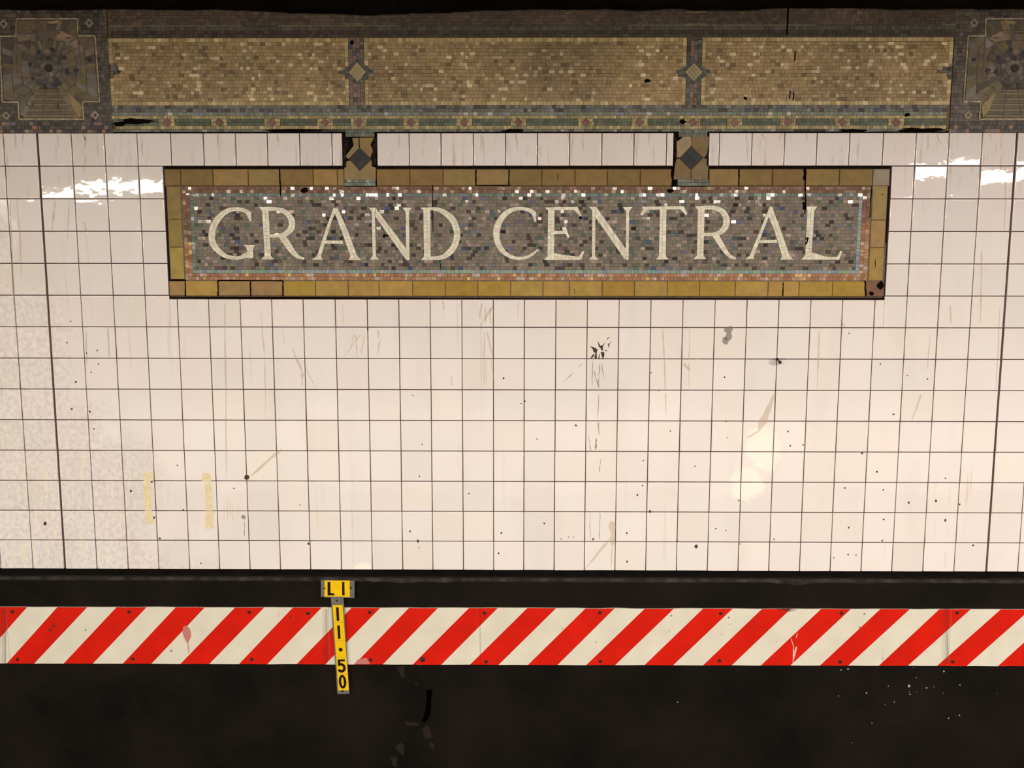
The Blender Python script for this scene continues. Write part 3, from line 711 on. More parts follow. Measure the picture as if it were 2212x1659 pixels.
# field
FIELD = [((122, 104, 83), 6), ((116, 99, 79), 5), ((130, 111, 91), 4), ((112, 103, 82), 3), ((106, 93, 76), 2), ((86, 88, 70), 1.2), ((62, 50, 40), 1.4),
         ((52, 46, 38), .8), ((148, 124, 104), .7), ((134, 113, 96), .8), ((100, 96, 104), .7), ((72, 75, 100), .35), ((92, 66, 54), .5), ((78, 90, 74), .5), ((40, 34, 34), .35), ((164, 140, 116), .4)]
fd = MB()
boxes = {}
for q in letter_cells:
    xs = [p[0] for p in q]; zs = [p[1] for p in q]
    boxes.setdefault(int(min(xs) / .05), []).append((min(xs), max(xs), min(zs), max(zs)))
    boxes.setdefault(int(max(xs) / .05), []).append((min(xs), max(xs), min(zs), max(zs)))
def fcol(x, z, r):
    t = 1 + .16 * nz(x, z, 3, 3)
    k = (z - Zb[0]) / (Zt[3] - Zb[0])
    c = A(pick(FIELD), WS)
    g = 1 - .0 * k
    return tuple(v * t * g for v in jit(c, .08, .04))
rows_of(fd, Xl[3], Xr[0], Zb[0], Zt[3], 22, .0205, fcol, SY, tilt=.020, wave=.0014, gloss=.13, gap=.0007)
fd.build('mosaic_field', [M_MATT, M_GROUT, M_GLOSS], sign)
# cracks and black joints
def crack(pts, w, y=SY - .0012):
    ck = MB()
    Lp = []; Rp = []
    P = []
    for a, b in zip(pts[:-1], pts[1:]):
        for k in range(5): P.append((a[0] + (b[0] - a[0]) * k / 5 + (R() - .5) * w * .6, a[1] + (b[1] - a[1]) * k / 5))
    P.append(pts[-1])
    for i, p in enumerate(P):
        ww = w * (.6 + R() * .8) / 2
        vert = abs(pts[-1][1] - pts[0][1]) > abs(pts[-1][0] - pts[0][0])
        Lp.append((p[0] - ww, p[1]) if vert else (p[0], p[1] - ww)); Rp.append((p[0] + ww, p[1]) if vert else (p[0], p[1] + ww))
    for i in range(len(P) - 1):
        ck.prism([W(*Lp[i]), W(*Lp[i + 1]), W(*Rp[i + 1]), W(*Rp[i])], y, y + .001)
    ck.build('crack', M_CRACK, sign)
crack([(603, 364), (604, 385), (606, 424)], 2.6); crack([(934, 399), (934, 440), (935, 500)], 1.6); crack([(950, 562), (952, 583)], 1.6)
crack([(1453, 362), (1452, 404)], 3.2); crack([(1741, 362), (1740, 400), (1741, 440), (1739, 462)], 2.6); crack([(1740, 362), (1739, 388)], 5)
crack([(1738, 436), (1738, 452)], 6); crack([(1746, 512), (1742, 528)], 4, SY - .003); crack([(1597, 365), (1597, 402)], 2.4)
crack([(363, 605), (400, 605)], 3); crack([(399.5, 606), (399.5, 640)], 2.4); crack([(470, 606), (470, 640)], 2.4); crack([(470, 605.5), (610, 606.5)], 2.4)
crack([(540.5, 607), (540.5, 640)], 2); crack([(610.5, 607), (610.5, 640)], 2.4); crack([(1027.5, 366), (1028, 400)], 2.6); crack([(1099.3, 366), (1099.3, 400)], 2.4); crack([(1028, 400), (1103, 400)], 2)
crack([(1869, 606), (1872, 640)], 3); crack([(1693, 612), (1692, 640)], 2); crack([(1883.5, 402), (1880, 470)], 2); crack([(364, 642), (1000, 645)], 2.4); crack([(1000, 645), (1913, 645)], 2.6)
crack([(1205, 376), (1205, 388)], 1.3); crack([(1241, 624), (1242, 634)], 1.3); crack([(1930 - 25, 420), (1909, 420)], 1.5); crack([(1892, 560), (1892, 578)], 1.2)
for x, y, rx, rz in [(657, 410.5, 8, 4.5), (1448.5, 412, 7.5, 4.5), (830, 509, 3, 4), (836, 509, 3, 2), (1903, 616, 7, 8), (1884, 634, 5, 4), (1254, 470, 3, 3)]:
    x_, z_ = W(x, y); ck = MB(); ck.prism(blob(x_, z_, rx * .00235, rz * .00235, 9, .25), SY - .0026, SY)
    ck.build('chip', M_CRACK, sign)

# ------------------------------------------------------------------ the two ornaments that hang the sign from the frieze
PEND_COL = [((130, 104, 62), 2), ((118, 92, 54), 2)]
def pendant(ox, oy, pieces, dia, label, seam):
    sc_ = 200 / 2212
    cv = lambda p: W(ox + p[0] * sc_, oy + p[1] * sc_, SY)
    cxy = cv((1060, 1460))
    t = thing('mosaic_pendant', label, 'mosaic', (cxy[0], .02, cxy[1]), 'pendants above the name sign')
    for pts, c in pieces:
        b = MB(); b.prism([cv(p) for p in pts], SY - .0005, .0238, A(c))
        b.build('tile_piece', M_OCH, t)
    d = MB(); q = [cv(p) for p in dia]
    cx = sum(p[0] for p in q) / 4; cz = sum(p[1] for p in q) / 4
    d.prism([(cx + (x - cx) * 1.10, cz + (z - cz) * 1.10) for x, z in q], SY - .0009, .022, A((88, 70, 46)), 0)
    a, bq, c, e = q
    if seam == 'a': halves = [[a, ((a[0] + bq[0]) / 2, (a[1] + bq[1]) / 2), ((c[0] + e[0]) / 2, (c[1] + e[1]) / 2), e], [((a[0] + bq[0]) / 2, (a[1] + bq[1]) / 2), bq, c, ((c[0] + e[0]) / 2, (c[1] + e[1]) / 2)]]
    else: halves = [[a, bq, ((bq[0] + c[0]) / 2, (bq[1] + c[1]) / 2), ((a[0] + e[0]) / 2, (a[1] + e[1]) / 2)], [((bq[0] + c[0]) / 2, (bq[1] + c[1]) / 2), c, e, ((a[0] + e[0]) / 2, (a[1] + e[1]) / 2)]]
    for k, h in enumerate(halves): d.prism(shrink(h, .0012), SY - .0035 - .0006 * k, .02, A((48, 46, 46) if k else (42, 40, 42)), 1)
    d.build('diamond', [M_GROUT, M_MATT], t)['label'] = 'dark slate diamond'
    g = MB()
    x0, z0 = cv((705, 1455)); x1, z1 = cv((1450, 1300))
    slab(g, x0, x1, z0, z1, SY + .003, A((90, 84, 70)))
    rows_of(g, x0, x1, z0, z1, 2, .018, lambda x, z, r: jit(A(pick([((96, 104, 84), 3), ((88, 82, 66), 2), ((124, 134, 106), 1), ((70, 66, 58), 1)]))), SY - .0008)
    g.build('green_rows', [M_OLD, M_GROUT], t); g = MB()
    x0, z0 = cv((735, 285)); x1, z1 = cv((1420, 110))
    slab(g, x0, x1, z0, z1, SY + .003, A((70, 66, 56)))
    rows_of(g, x0, x1, z0, z1, 2, .018, lambda x, z, r: jit(A(pick([((92, 90, 72), 3), ((76, 74, 62), 2), ((118, 112, 108), .8), ((84, 96, 70), 1.5)]))), SY - .0008)
    g.build('green_rows', [M_OLD, M_GROUT], t)
    # broken rubble where pieces are missing
    for px0, px1 in ((60, 70), (125, 133)):
        rb_ = MB()
        for k in range(12):
            x_, z_ = W(ox + px0 + R() * (px1 - px0), oy + 30 + k * 4.8); rb_.prism(blob(x_, z_, .006 + R() * .007, .009 + R() * .007, 7, .4), .014 + R() * .006, .0238, jit(A((44, 34, 28)), .4))
        rb_.build('broken_mortar', M_GROUT, t)
    return t
pendant(680, 270, [
    ([(895, 312), (1050, 305), (1040, 470), (1060, 540), (850, 770), (800, 815), (740, 750), (800, 660), (900, 530), (930, 490)], (132, 108, 70)),
    ([(1070, 305), (1415, 300), (1325, 460), (1385, 610), (1322, 780), (1085, 545), (1070, 470)], (136, 106, 58)),
    ([(755, 870), (845, 850), (1070, 1085), (1320, 840), (1360, 860), (1355, 985), (1455, 1020), (1455, 1300), (705, 1300), (705, 1020), (750, 1010)], (140, 110, 66))],
    [(850, 825), (1075, 560), (1335, 830), (1075, 1085)], 'chipped ochre mosaic pendant with slate diamond above the gap between N and A of the sign', 'b')['label'] = 'ochre pendant with slate diamond and broken upper sides, above the letter N of GRAND'
pendant(1400, 270, [
    ([(830, 285), (1025, 280), (1040, 440), (1020, 510), (770, 770), (690, 780), (685, 400), (770, 340)], (150, 124, 86)),
    ([(1045, 280), (1455, 278), (1450, 420), (1405, 700), (1330, 790), (1035, 510), (1045, 440)], (122, 94, 58)),
    ([(680, 810), (760, 800), (1020, 1075), (1020, 1300), (610, 1300), (640, 1000), (650, 930)], (118, 90, 54)),
    ([(1035, 1075), (1305, 800), (1400, 800), (1400, 960), (1440, 1010), (1425, 1300), (1035, 1300)], (124, 98, 62))],
    [(762, 800), (1030, 520), (1300, 790), (1025, 1065)], 'ochre pendant with slate diamond, its upper left broken rough, above the T of CENTRAL', 'a')

# ------------------------------------------------------------------ the frieze
FY = 0.007
WF = (190, 172, 157)
def af(c): return A(c, WF)
fx0, fx1 = -3.1, 3.1
frieze = thing('mosaic_frieze', 'broad ochre mosaic frieze with three long panels running along the wall top', 'mosaic frieze', (0, .02, W(1106, 288)[1]))
fb = MB()
fb.box(W(236.2, 150)[0], W(2059.6, 150)[0], FY + .0035, .0238, W(1106, 282)[1], 2.735, af((92, 72, 48)), 0)
fb.build('backing', M_GROUT, frieze)
OCHP = [((127, 100, 66), 6), ((121, 95, 62), 5), ((132, 104, 69), 4), ((113, 87, 56), 2), ((168, 143, 108), 1.1), ((148, 122, 87), 1.1), ((94, 72, 47), .9), ((122, 93, 68), 1)]
def och(x, z, r):
    t = 1 + .34 * nz(x, z, 2.2, 4) + .22 * nz(x, z, 7, 2)
    return tuple(v * t for v in jit(af(pick(OCHP)), .06, .025))
def pale(x, z, r): return jit(af(pick([((148, 122, 80), 3), ((132, 106, 66), 2), ((164, 138, 94), 1)])), .1)
PT, PB = 80.5, 226.5
pan_px = [(235, 752.5), (786.5, 1483), (1516.5, 2058)]
DIA = [(772, 156, 34, 27, 17.5, 20), (1498.5, 156, 36, 25, 17, 20)]
arrows_px = [(241, 151, 1), (2053, 153, -1)]
def in_dia(x, z):
    for cx, cy_, rx, rz, _, _ in DIA:
        X_, Z_ = W(cx, cy_, FY); k = .00233
        if abs(x - X_) / (rx * k) + abs(z - Z_) / (rz * k) < 1.0: return True
    for cx, cy_, s_ in arrows_px:
        X_, Z_ = W(cx, cy_, FY)
        if abs(z - Z_) / .034 + abs(x - X_) / .056 < 1: return True
    return False
z0, z1 = W(1106, PB)[1], W(1106, PT)[1]; ed = .0185
for k, (a, b) in enumerate(pan_px):
    xa, xb = W(a, 150)[0], W(b, 150)[0]
    p = MB()
    rows_of(p, xa, xb, z0, z0 + ed, 1, .021, pale, FY, tilt=.025, skip=in_dia)
    rows_of(p, xa, xb, z1 - ed, z1, 1, .021, pale, FY, tilt=.025, skip=in_dia)
    cols_of(p, xa, xa + ed, z0 + ed, z1 - ed, 1, .02, pale, FY, tilt=.025, skip=lambda zz, xx: in_dia(xx, zz))
    cols_of(p, xb - ed, xb, z0 + ed, z1 - ed, 1, .02, pale, FY, tilt=.025, skip=lambda zz, xx: in_dia(xx, zz))
    rows_of(p, xa + ed, xb - ed, z0 + ed, z1 - ed, 17, .0215, och, FY, tilt=.028, skip=in_dia, wave=.0030, gap=.0010, joff=.38)
    po = p.build('ochre_panel', M_OLD, frieze)
# upright dividers with lozenges
PUR = [((98, 76, 64), 4), ((88, 68, 58), 3), ((110, 84, 70), 2), ((60, 52, 48), 1.4), ((58, 54, 74), .7)]
GRD = [((70, 66, 56), 4), ((58, 54, 46), 3), ((82, 78, 66), 2), ((66, 58, 62), 2)]
for (cx, cy_, rx, rz, ix, iz), (a, b) in zip(DIA, ((753.5, 785.5), (1484, 1515.5))):
    d = MB(); xa, xb = W(a, 150)[0], W(b, 150)[0]
    cols_of(d, xa, xb, z0, z1, 4, .02, lambda x, z, r: jit(af(pick(PUR if r in (1, 2) else GRD if cx > 1000 else PUR))), FY, tilt=.02)
    do = d.build('divider', M_OLD, frieze)
    l = MB(); X_, Z_ = W(cx, cy_, FY); k = .00233
    def lz(u, v):  # u,v in -1..1 along the lozenge's two diagonal directions
        return (X_ + (u - v) / 2 * rx * k, Z_ + (u + v) / 2 * rz * k)
    l.prism([lz(1, 1), lz(-1, 1), lz(-1, -1), lz(1, -1)], FY + .001, .02, af((58, 50, 42)), 1)
    N_ = 8
    for i in range(N_):
        for j in range(N_):
            if 2 <= i < N_ - 2 and 2 <= j < N_ - 2: continue
            u0, u1, v0, v1 = [-1 + 2 * t / N_ for t in (i, i + 1, j, j + 1)]
            q = [lz(u0, v0), lz(u1, v0), lz(u1, v1), lz(u0, v1)]
            l.tess(shrink(q, .0004), FY - .0012, jit(af(pick(GRD + [((48, 40, 50), 1.5)]))), .003, .02)
    sc2 = .60
    M_ = 4
    for i in range(M_):
        for j in range(M_):
            u0, u1, v0, v1 = [sc2 * (-1 + 2 * t / M_) for t in (i, i + 1, j, j + 1)]
            f = (iz / ix) / (rz / rx)
            q = [lz(u0, v0), lz(u1, v0), lz(u1, v1), lz(u0, v1)]
            q = [(X_ + (x - X_) * .86, Z_ + (z - Z_) * 1.18) for x, z in q]
            l.tess(shrink(q, .0003 if cx < 1000 else .0009), FY - .003, jit(af((138, 116, 76)), .07), .004, .01)
    l.build('lozenge', [M_OLD, M_GROUT], do)['label'] = 'ochre lozenge with a dark edge'
for cx, cy_, s_ in arrows_px:
    ar = MB()
    X_, Z_ = W(cx, cy_, FY)
    N_ = 5
    for i in range(N_):
        for j in range(N_):
            if i + j < N_ - 1: continue
            def lz2(u, v): return (X_ + s_ * (u + v - 1) * .056, Z_ + (u - v) * .033)
            u0, u1, v0, v1 = i / N_, (i + 1) / N_, j / N_, (j + 1) / N_
            q = [lz2(u0, v0), lz2(u1, v0), lz2(u1, v1), lz2(u0, v1)]
            ar_ = sum(q[k][0] * q[(k + 1) % 4][1] - q[(k + 1) % 4][0] * q[k][1] for k in range(4))
            if ar_ < 0: q = q[::-1]
            ar.tess(shrink(q, .0005), FY, jit(af(pick(GRD + PUR + [((36, 32, 32), 3)]))), .004, .02)
    ar.build('arrow_inlay', M_OLD, frieze)
# bands under the panels
BL = [((86, 78, 68), 4), ((74, 66, 57), 3), ((78, 78, 63), 3), ((60, 51, 44), 2), ((44, 39, 36), 1.2), ((60, 58, 72), .5), ((102, 94, 86), 1)]
BL2 = [((94, 94, 77), 4), ((102, 97, 85), 3), ((86, 89, 70), 3), ((148, 138, 122), .6), ((100, 94, 98), 1)]
LEFT_IN, RIGHT_IN = W(240, 250)[0], W(2047, 250)[0]
lb2 = MB()
zz = [W(1106, y, FY)[1] for y in (226.8, 234.5, 242, 249.5)]
rows_of(lb2, LEFT_IN, RIGHT_IN, zz[2], zz[0], 2, .022, lambda x, z, r: jit(af(pick(BL))), FY, tilt=.02)
rows_of(lb2, LEFT_IN, RIGHT_IN, zz[3], zz[2], 1, .022, lambda x, z, r: jit(af(pick(BL2))), FY, tilt=.03)
lb2.build('violet_band', M_OLD, frieze)
cb = MB()
za = [W(1106, y, FY)[1] for y in (249.8, 256.5, 271.5, 279, 284.5)]
CRM = [((134, 114, 72), 4), ((120, 100, 62), 3), ((152, 128, 82), 1.4), ((104, 92, 62), 2)]
GR2 = [((60, 65, 44), 4), ((52, 56, 39), 3), ((68, 73, 50), 2), ((62, 59, 44), 2)]
rows_of(cb, LEFT_IN, RIGHT_IN, za[1], za[0], 1, .0165, lambda x, z, r: jit(af(pick(CRM))), FY, tilt=.02)
rows_of(cb, LEFT_IN + .02, RIGHT_IN, za[3], za[2], 1, .0165, lambda x, z, r: jit(af(pick(CRM))), FY, tilt=.02)
REDS = [361, 473, 588, 702, 775, 888, 1003, 1120, 1266, 1382, 1496, 1587, 1702, 1820, 1936]
cuts_ = []
for x in REDS: cuts_ += [W(x - 17, 264, FY)[0], W(x + 17, 264, FY)[0]]
edges = [LEFT_IN] + cuts_ + [RIGHT_IN]
for i in range(0, len(edges) - 1, 2):
    gk = MB()
    rows_of(gk, edges[i] + .002, edges[i + 1] - .002, za[2], za[1], 2, .024, lambda x, z, r: jit(af(pick(GR2))), FY, tilt=.015, gap=.0008)
    gk.build('green_block', M_OLD, frieze)
for i in range(1, len(edges) - 1, 2):
    rows_of(cb, edges[i], edges[i + 1], za[2], za[1], 2, .0135, lambda x, z, r: jit(af(pick(CRM))), FY, tilt=.02)
cb.build('cream_band', M_OLD, frieze)
for x in REDS:
    X_, Z_ = W(x, 264, FY); rd = MB(); c = af(random.choice([(96, 58, 44), (88, 50, 40), (104, 66, 52)]))
    q = [(X_ - .020, Z_), (X_, Z_ - .0195), (X_ + .020, Z_), (X_, Z_ + .0195)]
    rd.prism([(X_ + (a - X_) * 1.12, Z_ + (b - Z_) * 1.12) for a, b in q], FY - .0006, .02, af((60, 44, 34)))
    for hq in ([q[0], q[1], ((q[1][0] + q[2][0]) / 2, (q[1][1] + q[2][1]) / 2), ((q[0][0] + q[3][0]) / 2, (q[0][1] + q[3][1]) / 2)],
               [((q[0][0] + q[3][0]) / 2, (q[0][1] + q[3][1]) / 2), ((q[1][0] + q[2][0]) / 2, (q[1][1] + q[2][1]) / 2), q[2], q[3]]):
        rd.tess(shrink(hq, .0004), FY - .002, jit(c, .1), .003, .02)
    rd.build('red_diamond', M_OLD, frieze)
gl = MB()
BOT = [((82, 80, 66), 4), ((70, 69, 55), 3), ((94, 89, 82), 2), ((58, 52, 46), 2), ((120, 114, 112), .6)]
rows_of(gl, LEFT_IN, RIGHT_IN, za[4], za[3], 1, .02, lambda x, z, r: jit(af((16, 13, 11) if nz(x, 0, 2.6, 6) > .34 else pick(BOT))), FY + .001, tilt=.03)  # near-black runs put the dark shadow gap into the tessera colour
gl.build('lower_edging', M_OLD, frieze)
# sooty bands over the panels
ub = MB()
zu = [W(1106, y, FY)[1] for y in (80, 66, 56.5, 53.5)]
DK = [((54, 43, 32), 4), ((48, 39, 30), 3), ((60, 50, 38), 2), ((47, 37, 32), 1)]
DK2 = [((70, 61, 48), 4), ((64, 57, 45), 3), ((58, 49, 40), 2)]
DK3 = [((70, 54, 41), 4), ((64, 49, 38), 3), ((76, 60, 43), 2), ((62, 49, 42), 2)]
rows_of(ub, W(235, 70)[0], W(2066, 70)[0], zu[0], zu[1], 2, .022, lambda x, z, r: jit(af(pick(DK)), .12), FY, tilt=.02)
rows_of(ub, W(235, 70)[0], W(2066, 70)[0], zu[1], zu[2], 1, .022, lambda x, z, r: jit(af(pick(DK2)), .1), FY, tilt=.02)
rows_of(ub, W(235, 70)[0], W(2066, 70)[0], zu[2], zu[3], 1, .016, lambda x, z, r: jit(af((96, 82, 64) if nz(x, 0, 1.5, 3) > -.1 else (62, 52, 42)), .1), FY - .0004, tilt=.02, gap=.0006)
rows_of(ub, W(235, 70)[0], W(2066, 70)[0], zu[3], 2.735, 5, .024, lambda x, z, r: tuple(v * (1 + .3 * nz(x, z, 3, 1)) for v in jit(af(pick(DK3)), .1)), FY, tilt=.02, gap=.0009)
for cx in (765, 1507):
    for y in (26, 52):
        pa = W(cx - 24, y - 1, FY); pb_ = W(cx + 20, y + 1, FY)
        rows_of(ub, pa[0], pb_[0], pb_[1], pa[1], 1, .014, lambda x, z, r: jit(af((112, 96, 68)), .1), FY - .0012, gap=.0005)
ub.build('upper_band', M_OLD, frieze)
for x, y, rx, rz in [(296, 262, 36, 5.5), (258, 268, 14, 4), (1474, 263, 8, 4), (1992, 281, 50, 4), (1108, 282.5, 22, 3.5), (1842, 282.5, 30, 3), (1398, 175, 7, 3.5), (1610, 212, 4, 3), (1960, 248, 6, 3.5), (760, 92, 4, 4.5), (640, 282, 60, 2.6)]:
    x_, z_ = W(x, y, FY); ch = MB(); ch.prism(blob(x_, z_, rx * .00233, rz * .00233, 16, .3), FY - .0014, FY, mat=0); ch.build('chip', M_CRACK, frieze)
for x, y0_, y1_ in ((1701, 18, 76), (1706, 196, 214), (1714, 200, 216), (1717, 110, 132)):
    ch = MB(); a_, b_ = W(x - .8, y0_, FY), W(x + .8, y1_, FY); ch.prism([(a_[0], b_[1]), (b_[0], b_[1]), (b_[0] + .001, a_[1]), (a_[0] + .001, a_[1])], FY - .0012, FY); ch.build('crack', M_CRACK, frieze)
EN = [((70, 59, 48), 4), ((62, 53, 43), 3), ((78, 67, 54), 2), ((56, 48, 42), 2), ((48, 41, 33), 1)]
EN2 = [((46, 38, 34), 4), ((38, 32, 30), 3), ((66, 54, 46), 2), ((112, 76, 54), 1.1), ((84, 74, 74), .7), ((120, 92, 68), .4)]

# ------------------------------------------------------------------ the two square plaques at the ends of the frieze
def plaque(mx, mirror, label):
    """all in pixels of the left plaque; mx maps x"""
    cv = lambda p: W(mx(p[0]), p[1], FY)
    o0 = cv((104, 258))
    t = thing('mosaic_plaque', label, 'mosaic', (o0[0], .02, o0[1]), 'corner plaques of the frieze')
    cross = [(36, 41), (168, 41), (169, 78), (206, 78), (211, 150), (216, 220), (179, 220), (182, 258), (42, 258), (40, 221), (6, 221), (3, 150), (0, 79), (35, 79)]
    pol = [cv(p) for p in cross]
    en = MB()
    a, b = (W(2060.4, 150)[0], fx1) if mirror else (fx0, W(234.8, 150)[0])
    en.box(a, b, FY + .0035, .0238, W(1106, 286)[1], 2.735, af((66, 54, 44)), 1)
    rows_of(en, a, b, W(1106, 262)[1], 2.735, 28, .022, lambda x, z, r: tuple(v * (1 + .25 * nz(x, z, 4, 8)) for v in jit(af(pick(EN)), .1)), FY + .0004, tilt=.02)
    rows_of(en, a, b, W(1106, 286.5)[1], W(1106, 262)[1], 3, .021, lambda x, z, r: jit(af(pick(EN2)), .1), FY + .0006, tilt=.02)
    en.build('surround', [M_OLD, M_GROUT], t)
    f = MB()
    f.prism(pol, FY - .0012, .022, af((70, 58, 45)), 1)
    # sunburst of wedge-shaped pieces, clipped by the cross
    ctr = (106, 148)
    def edge_at(a):
        dx, dy = math.cos(a), math.sin(a); best = 400
        for p, q in zip(cross, cross[1:] + cross[:1]):
            ex, ey = q[0] - p[0], q[1] - p[1]; det = dx * ey - dy * ex
            if abs(det) < 1e-9: continue
            tt = ((p[0] - ctr[0]) * ey - (p[1] - ctr[1]) * ex) / det
            uu = ((p[0] - ctr[0]) * dy - (p[1] - ctr[1]) * dx) / det
            if tt > 0 and -1e-6 <= uu <= 1 + 1e-6: best = min(best, tt)
        return best
    WED = [((86, 71, 47), 4), ((80, 67, 48), 3), ((88, 79, 66), 2.2), ((94, 83, 70), 1), ((100, 78, 58), .8), ((66, 55, 43), 3), ((92, 77, 45), 1.4)]
    angs = sorted([i * 2 * math.pi / 44 + (R() - .5) * .08 for i in range(44)])
    for a, b in zip(angs, angs[1:] + [angs[0] + 2 * math.pi]):
        if 1.05 < (a + b) / 2 % (2 * math.pi) < 2.05: continue
        r0 = 40; ra, rb2 = edge_at(a) - 3, edge_at(b) - 3; rm = edge_at((a + b) / 2) - 3
        ncut = 2 + (rm > 80)
        for k in range(ncut):
            s0, s1 = k / ncut, (k + 1) / ncut
            pts = [(a, r0 + (ra - r0) * s0), (a, r0 + (ra - r0) * s1 - 1), (b, r0 + (rb2 - r0) * s1 - 1), (b, r0 + (rb2 - r0) * s0)]
            q = [cv((ctr[0] + math.cos(an) * rr, ctr[1] + math.sin(an) * rr)) for an, rr in pts]
            ar_ = sum(q[i][0] * q[(i + 1) % 4][1] - q[(i + 1) % 4][0] * q[i][1] for i in range(4))
            if ar_ < 0: q = q[::-1]
            f.tess(shrink(q, .0003), FY - .0022, jit(af(pick(WED)), .10), .0015, .02)
    # striped base
    for k, y in enumerate(range(194, 256, 6)):
        wdt = 36 + (y - 194) * .40
        for s_ in range(3):
            a0 = 112 - wdt + s_ * wdt * 2 / 3; a1 = a0 + wdt * 2 / 3 - 1
            q = [cv((a0, y + 4.8)), cv((a1, y + 4.8)), cv((a1, y)), cv((a0, y))]
            ar_ = sum(q[i][0] * q[(i + 1) % 4][1] - q[(i + 1) % 4][0] * q[i][1] for i in range(4))
            if ar_ < 0: q = q[::-1]
            f.tess(q, FY - .0022, jit(af((96, 79, 53) if k % 2 else (78, 66, 48)), .1), .0015, .015)
    f.build('sunburst', [M_OLD, M_GROUT], t)
    # cream outline of the cross and the inner square
    ol = MB()
    def line(p, q, wd, col, n=None):
        a, b = cv(p), cv(q); L = math.dist(a, b); n = n or max(1, round(L / .022)); ux, uz = (b[0] - a[0]) / L, (b[1] - a[1]) / L
        for i in range(n):
            s0, s1 = L * i / n + .0006, L * (i + 1) / n - .0006
            hw = wd / 2
            qd = [(a[0] + ux * s0 + uz * hw, a[1] + uz * s0 - ux * hw), (a[0] + ux * s1 + uz * hw, a[1] + uz * s1 - ux * hw),
                  (a[0] + ux * s1 - uz * hw, a[1] + uz * s1 + ux * hw), (a[0] + ux * s0 - uz * hw, a[1] + uz * s0 + ux * hw)]
            ol.tess(qd, FY - .0032, jit(af(col), .34), .003, .02)
    for p, q in zip(cross, cross[1:] + cross[:1]): line(p, q, .0056, (138, 116, 88))
    ol.build('outline', M_OLD, t)['label'] = 'cream stepped outline'
    ol2 = MB(); ol_keep = ol; ol = ol2
    for p, q in (((35, 79), (38, 168)), ((169, 78), (174, 168)), ((38, 168), (176, 168)), ((36, 72), (169, 72))): line(p, q, .008, (84, 64, 52))
    ol2.build('inner_frame', M_OLD, t)
    # rosette
    ro = MB()
    def ring(r0, r1, nseg, col, y, ph=0.0, sq=1.0):
        for i in range(nseg):
            a, b = ph + 2 * math.pi * i / nseg, ph + 2 * math.pi * (i + 1) / nseg
            q = [cv((ctr[0] + math.cos(an) * rr, ctr[1] + math.sin(an) * rr * sq)) for an, rr in ((a, r0), (b, r0), (b, r1), (a, r1))]
            ar_ = sum(q[k][0] * q[(k + 1) % 4][1] - q[(k + 1) % 4][0] * q[k][1] for k in range(4))
            if ar_ < 0: q = q[::-1]
            ro.tess(shrink(q, .0005), y, jit(af(pick(col)), .16), .0022, .02)
    ring(30, 44, 22, [((66, 56, 48), 3), ((56, 48, 44), 2), ((78, 68, 56), 1)], FY - .0030)
    ring(20, 30, 16, [((84, 72, 60), 3), ((70, 62, 54), 2)], FY - .0036, .1)
    ring(9, 20, 10, [((88, 74, 60), 2), ((72, 60, 54), 2), ((96, 82, 70), 1)], FY - .0042, .2)
    for i in range(8):
        a = i * math.pi / 4 + .2
        for rr, s_, c in ((26, 5.2, (58, 48, 42)), (41, 4.2, (34, 28, 26))):
            c0 = cv((ctr[0] + math.cos(a) * rr, ctr[1] + math.sin(a) * rr))
            ro.prism(blob(c0[0], c0[1], s_ * .0022, s_ * .0022, 8, .2), FY - .0048, FY - .003, jit(af(c), .2))
    c0 = cv(ctr); ro.prism(blob(c0[0], c0[1], .016, .016, 12, .08), FY - .0052, FY - .003, af((22, 18, 17)))
    c0 = cv((104, 112)); ro.prism(blob(c0[0], c0[1], .016, .014, 8, .2), FY - .0052, FY - .003, af((104, 80, 64)))
    for p, s_ in (((146, 153), 4.5), ((164, 152), 5.5), ((194, 129), 5), ((97, 184), 4.5), ((119, 185), 5), ((106, 126), 6)):
        c0 = cv(p); far = math.dist(p, ctr) > 38; tgt = MB() if far else ro
        tgt.prism(blob(c0[0], c0[1], s_ * .0023, s_ * .002, 7, .3), FY - .0052, FY - .002, af((34, 29, 25)))
        if far: tgt.build('dark_stud', M_OLD, t)
    for pts, c in (([(122, 82), (134, 68), (157, 79), (150, 83)], (124, 94, 74)), ([(120, 84), (165, 80), (150, 91), (126, 88)], (108, 88, 66)), ([(101, 48), (128, 44), (124, 51), (108, 52)], (128, 104, 70)),
                   ([(146, 199), (175, 226), (178, 230), (174, 255), (160, 236)], (118, 96, 58)), ([(150, 95), (168, 85), (170, 103), (162, 105)], (116, 94, 84)), ([(38, 76), (80, 76), (60, 88), (40, 90)], (102, 88, 64))):
        sh = MB(); sh.prism([cv(p) for p in pts], FY - .0036, FY - .001, jit(af(c), .06)); sh.build('shard', M_OLD, t)
    ro.build('rosette', M_OLD, t)
    # small lozenges in the lower corners
    for p in ((206, 249), (14, 250), (193, 50), (8, 52)):
        cl = MB(); c0 = cv(p); q = [(c0[0] - .022, c0[1]), (c0[0], c0[1] - .022), (c0[0] + .022, c0[1]), (c0[0], c0[1] + .022)]
        cl.tess(q, FY - .002, jit(af((112, 96, 74)), .15), .003, .02)
        cl.tess([(c0[0] + (x - c0[0]) * .4, c0[1] + (z - c0[1]) * .4) for x, z in q], FY - .003, af((52, 44, 38)), .003, .02)
        cl.build('corner_lozenge', M_OLD, t)
    return t
plaque(lambda x: x, False, 'dark square mosaic plaque with a rosette at the left end of the frieze')
plaque(lambda x: 2297 - x, True, 'half-seen mosaic plaque with a rosette at the right end of the frieze')

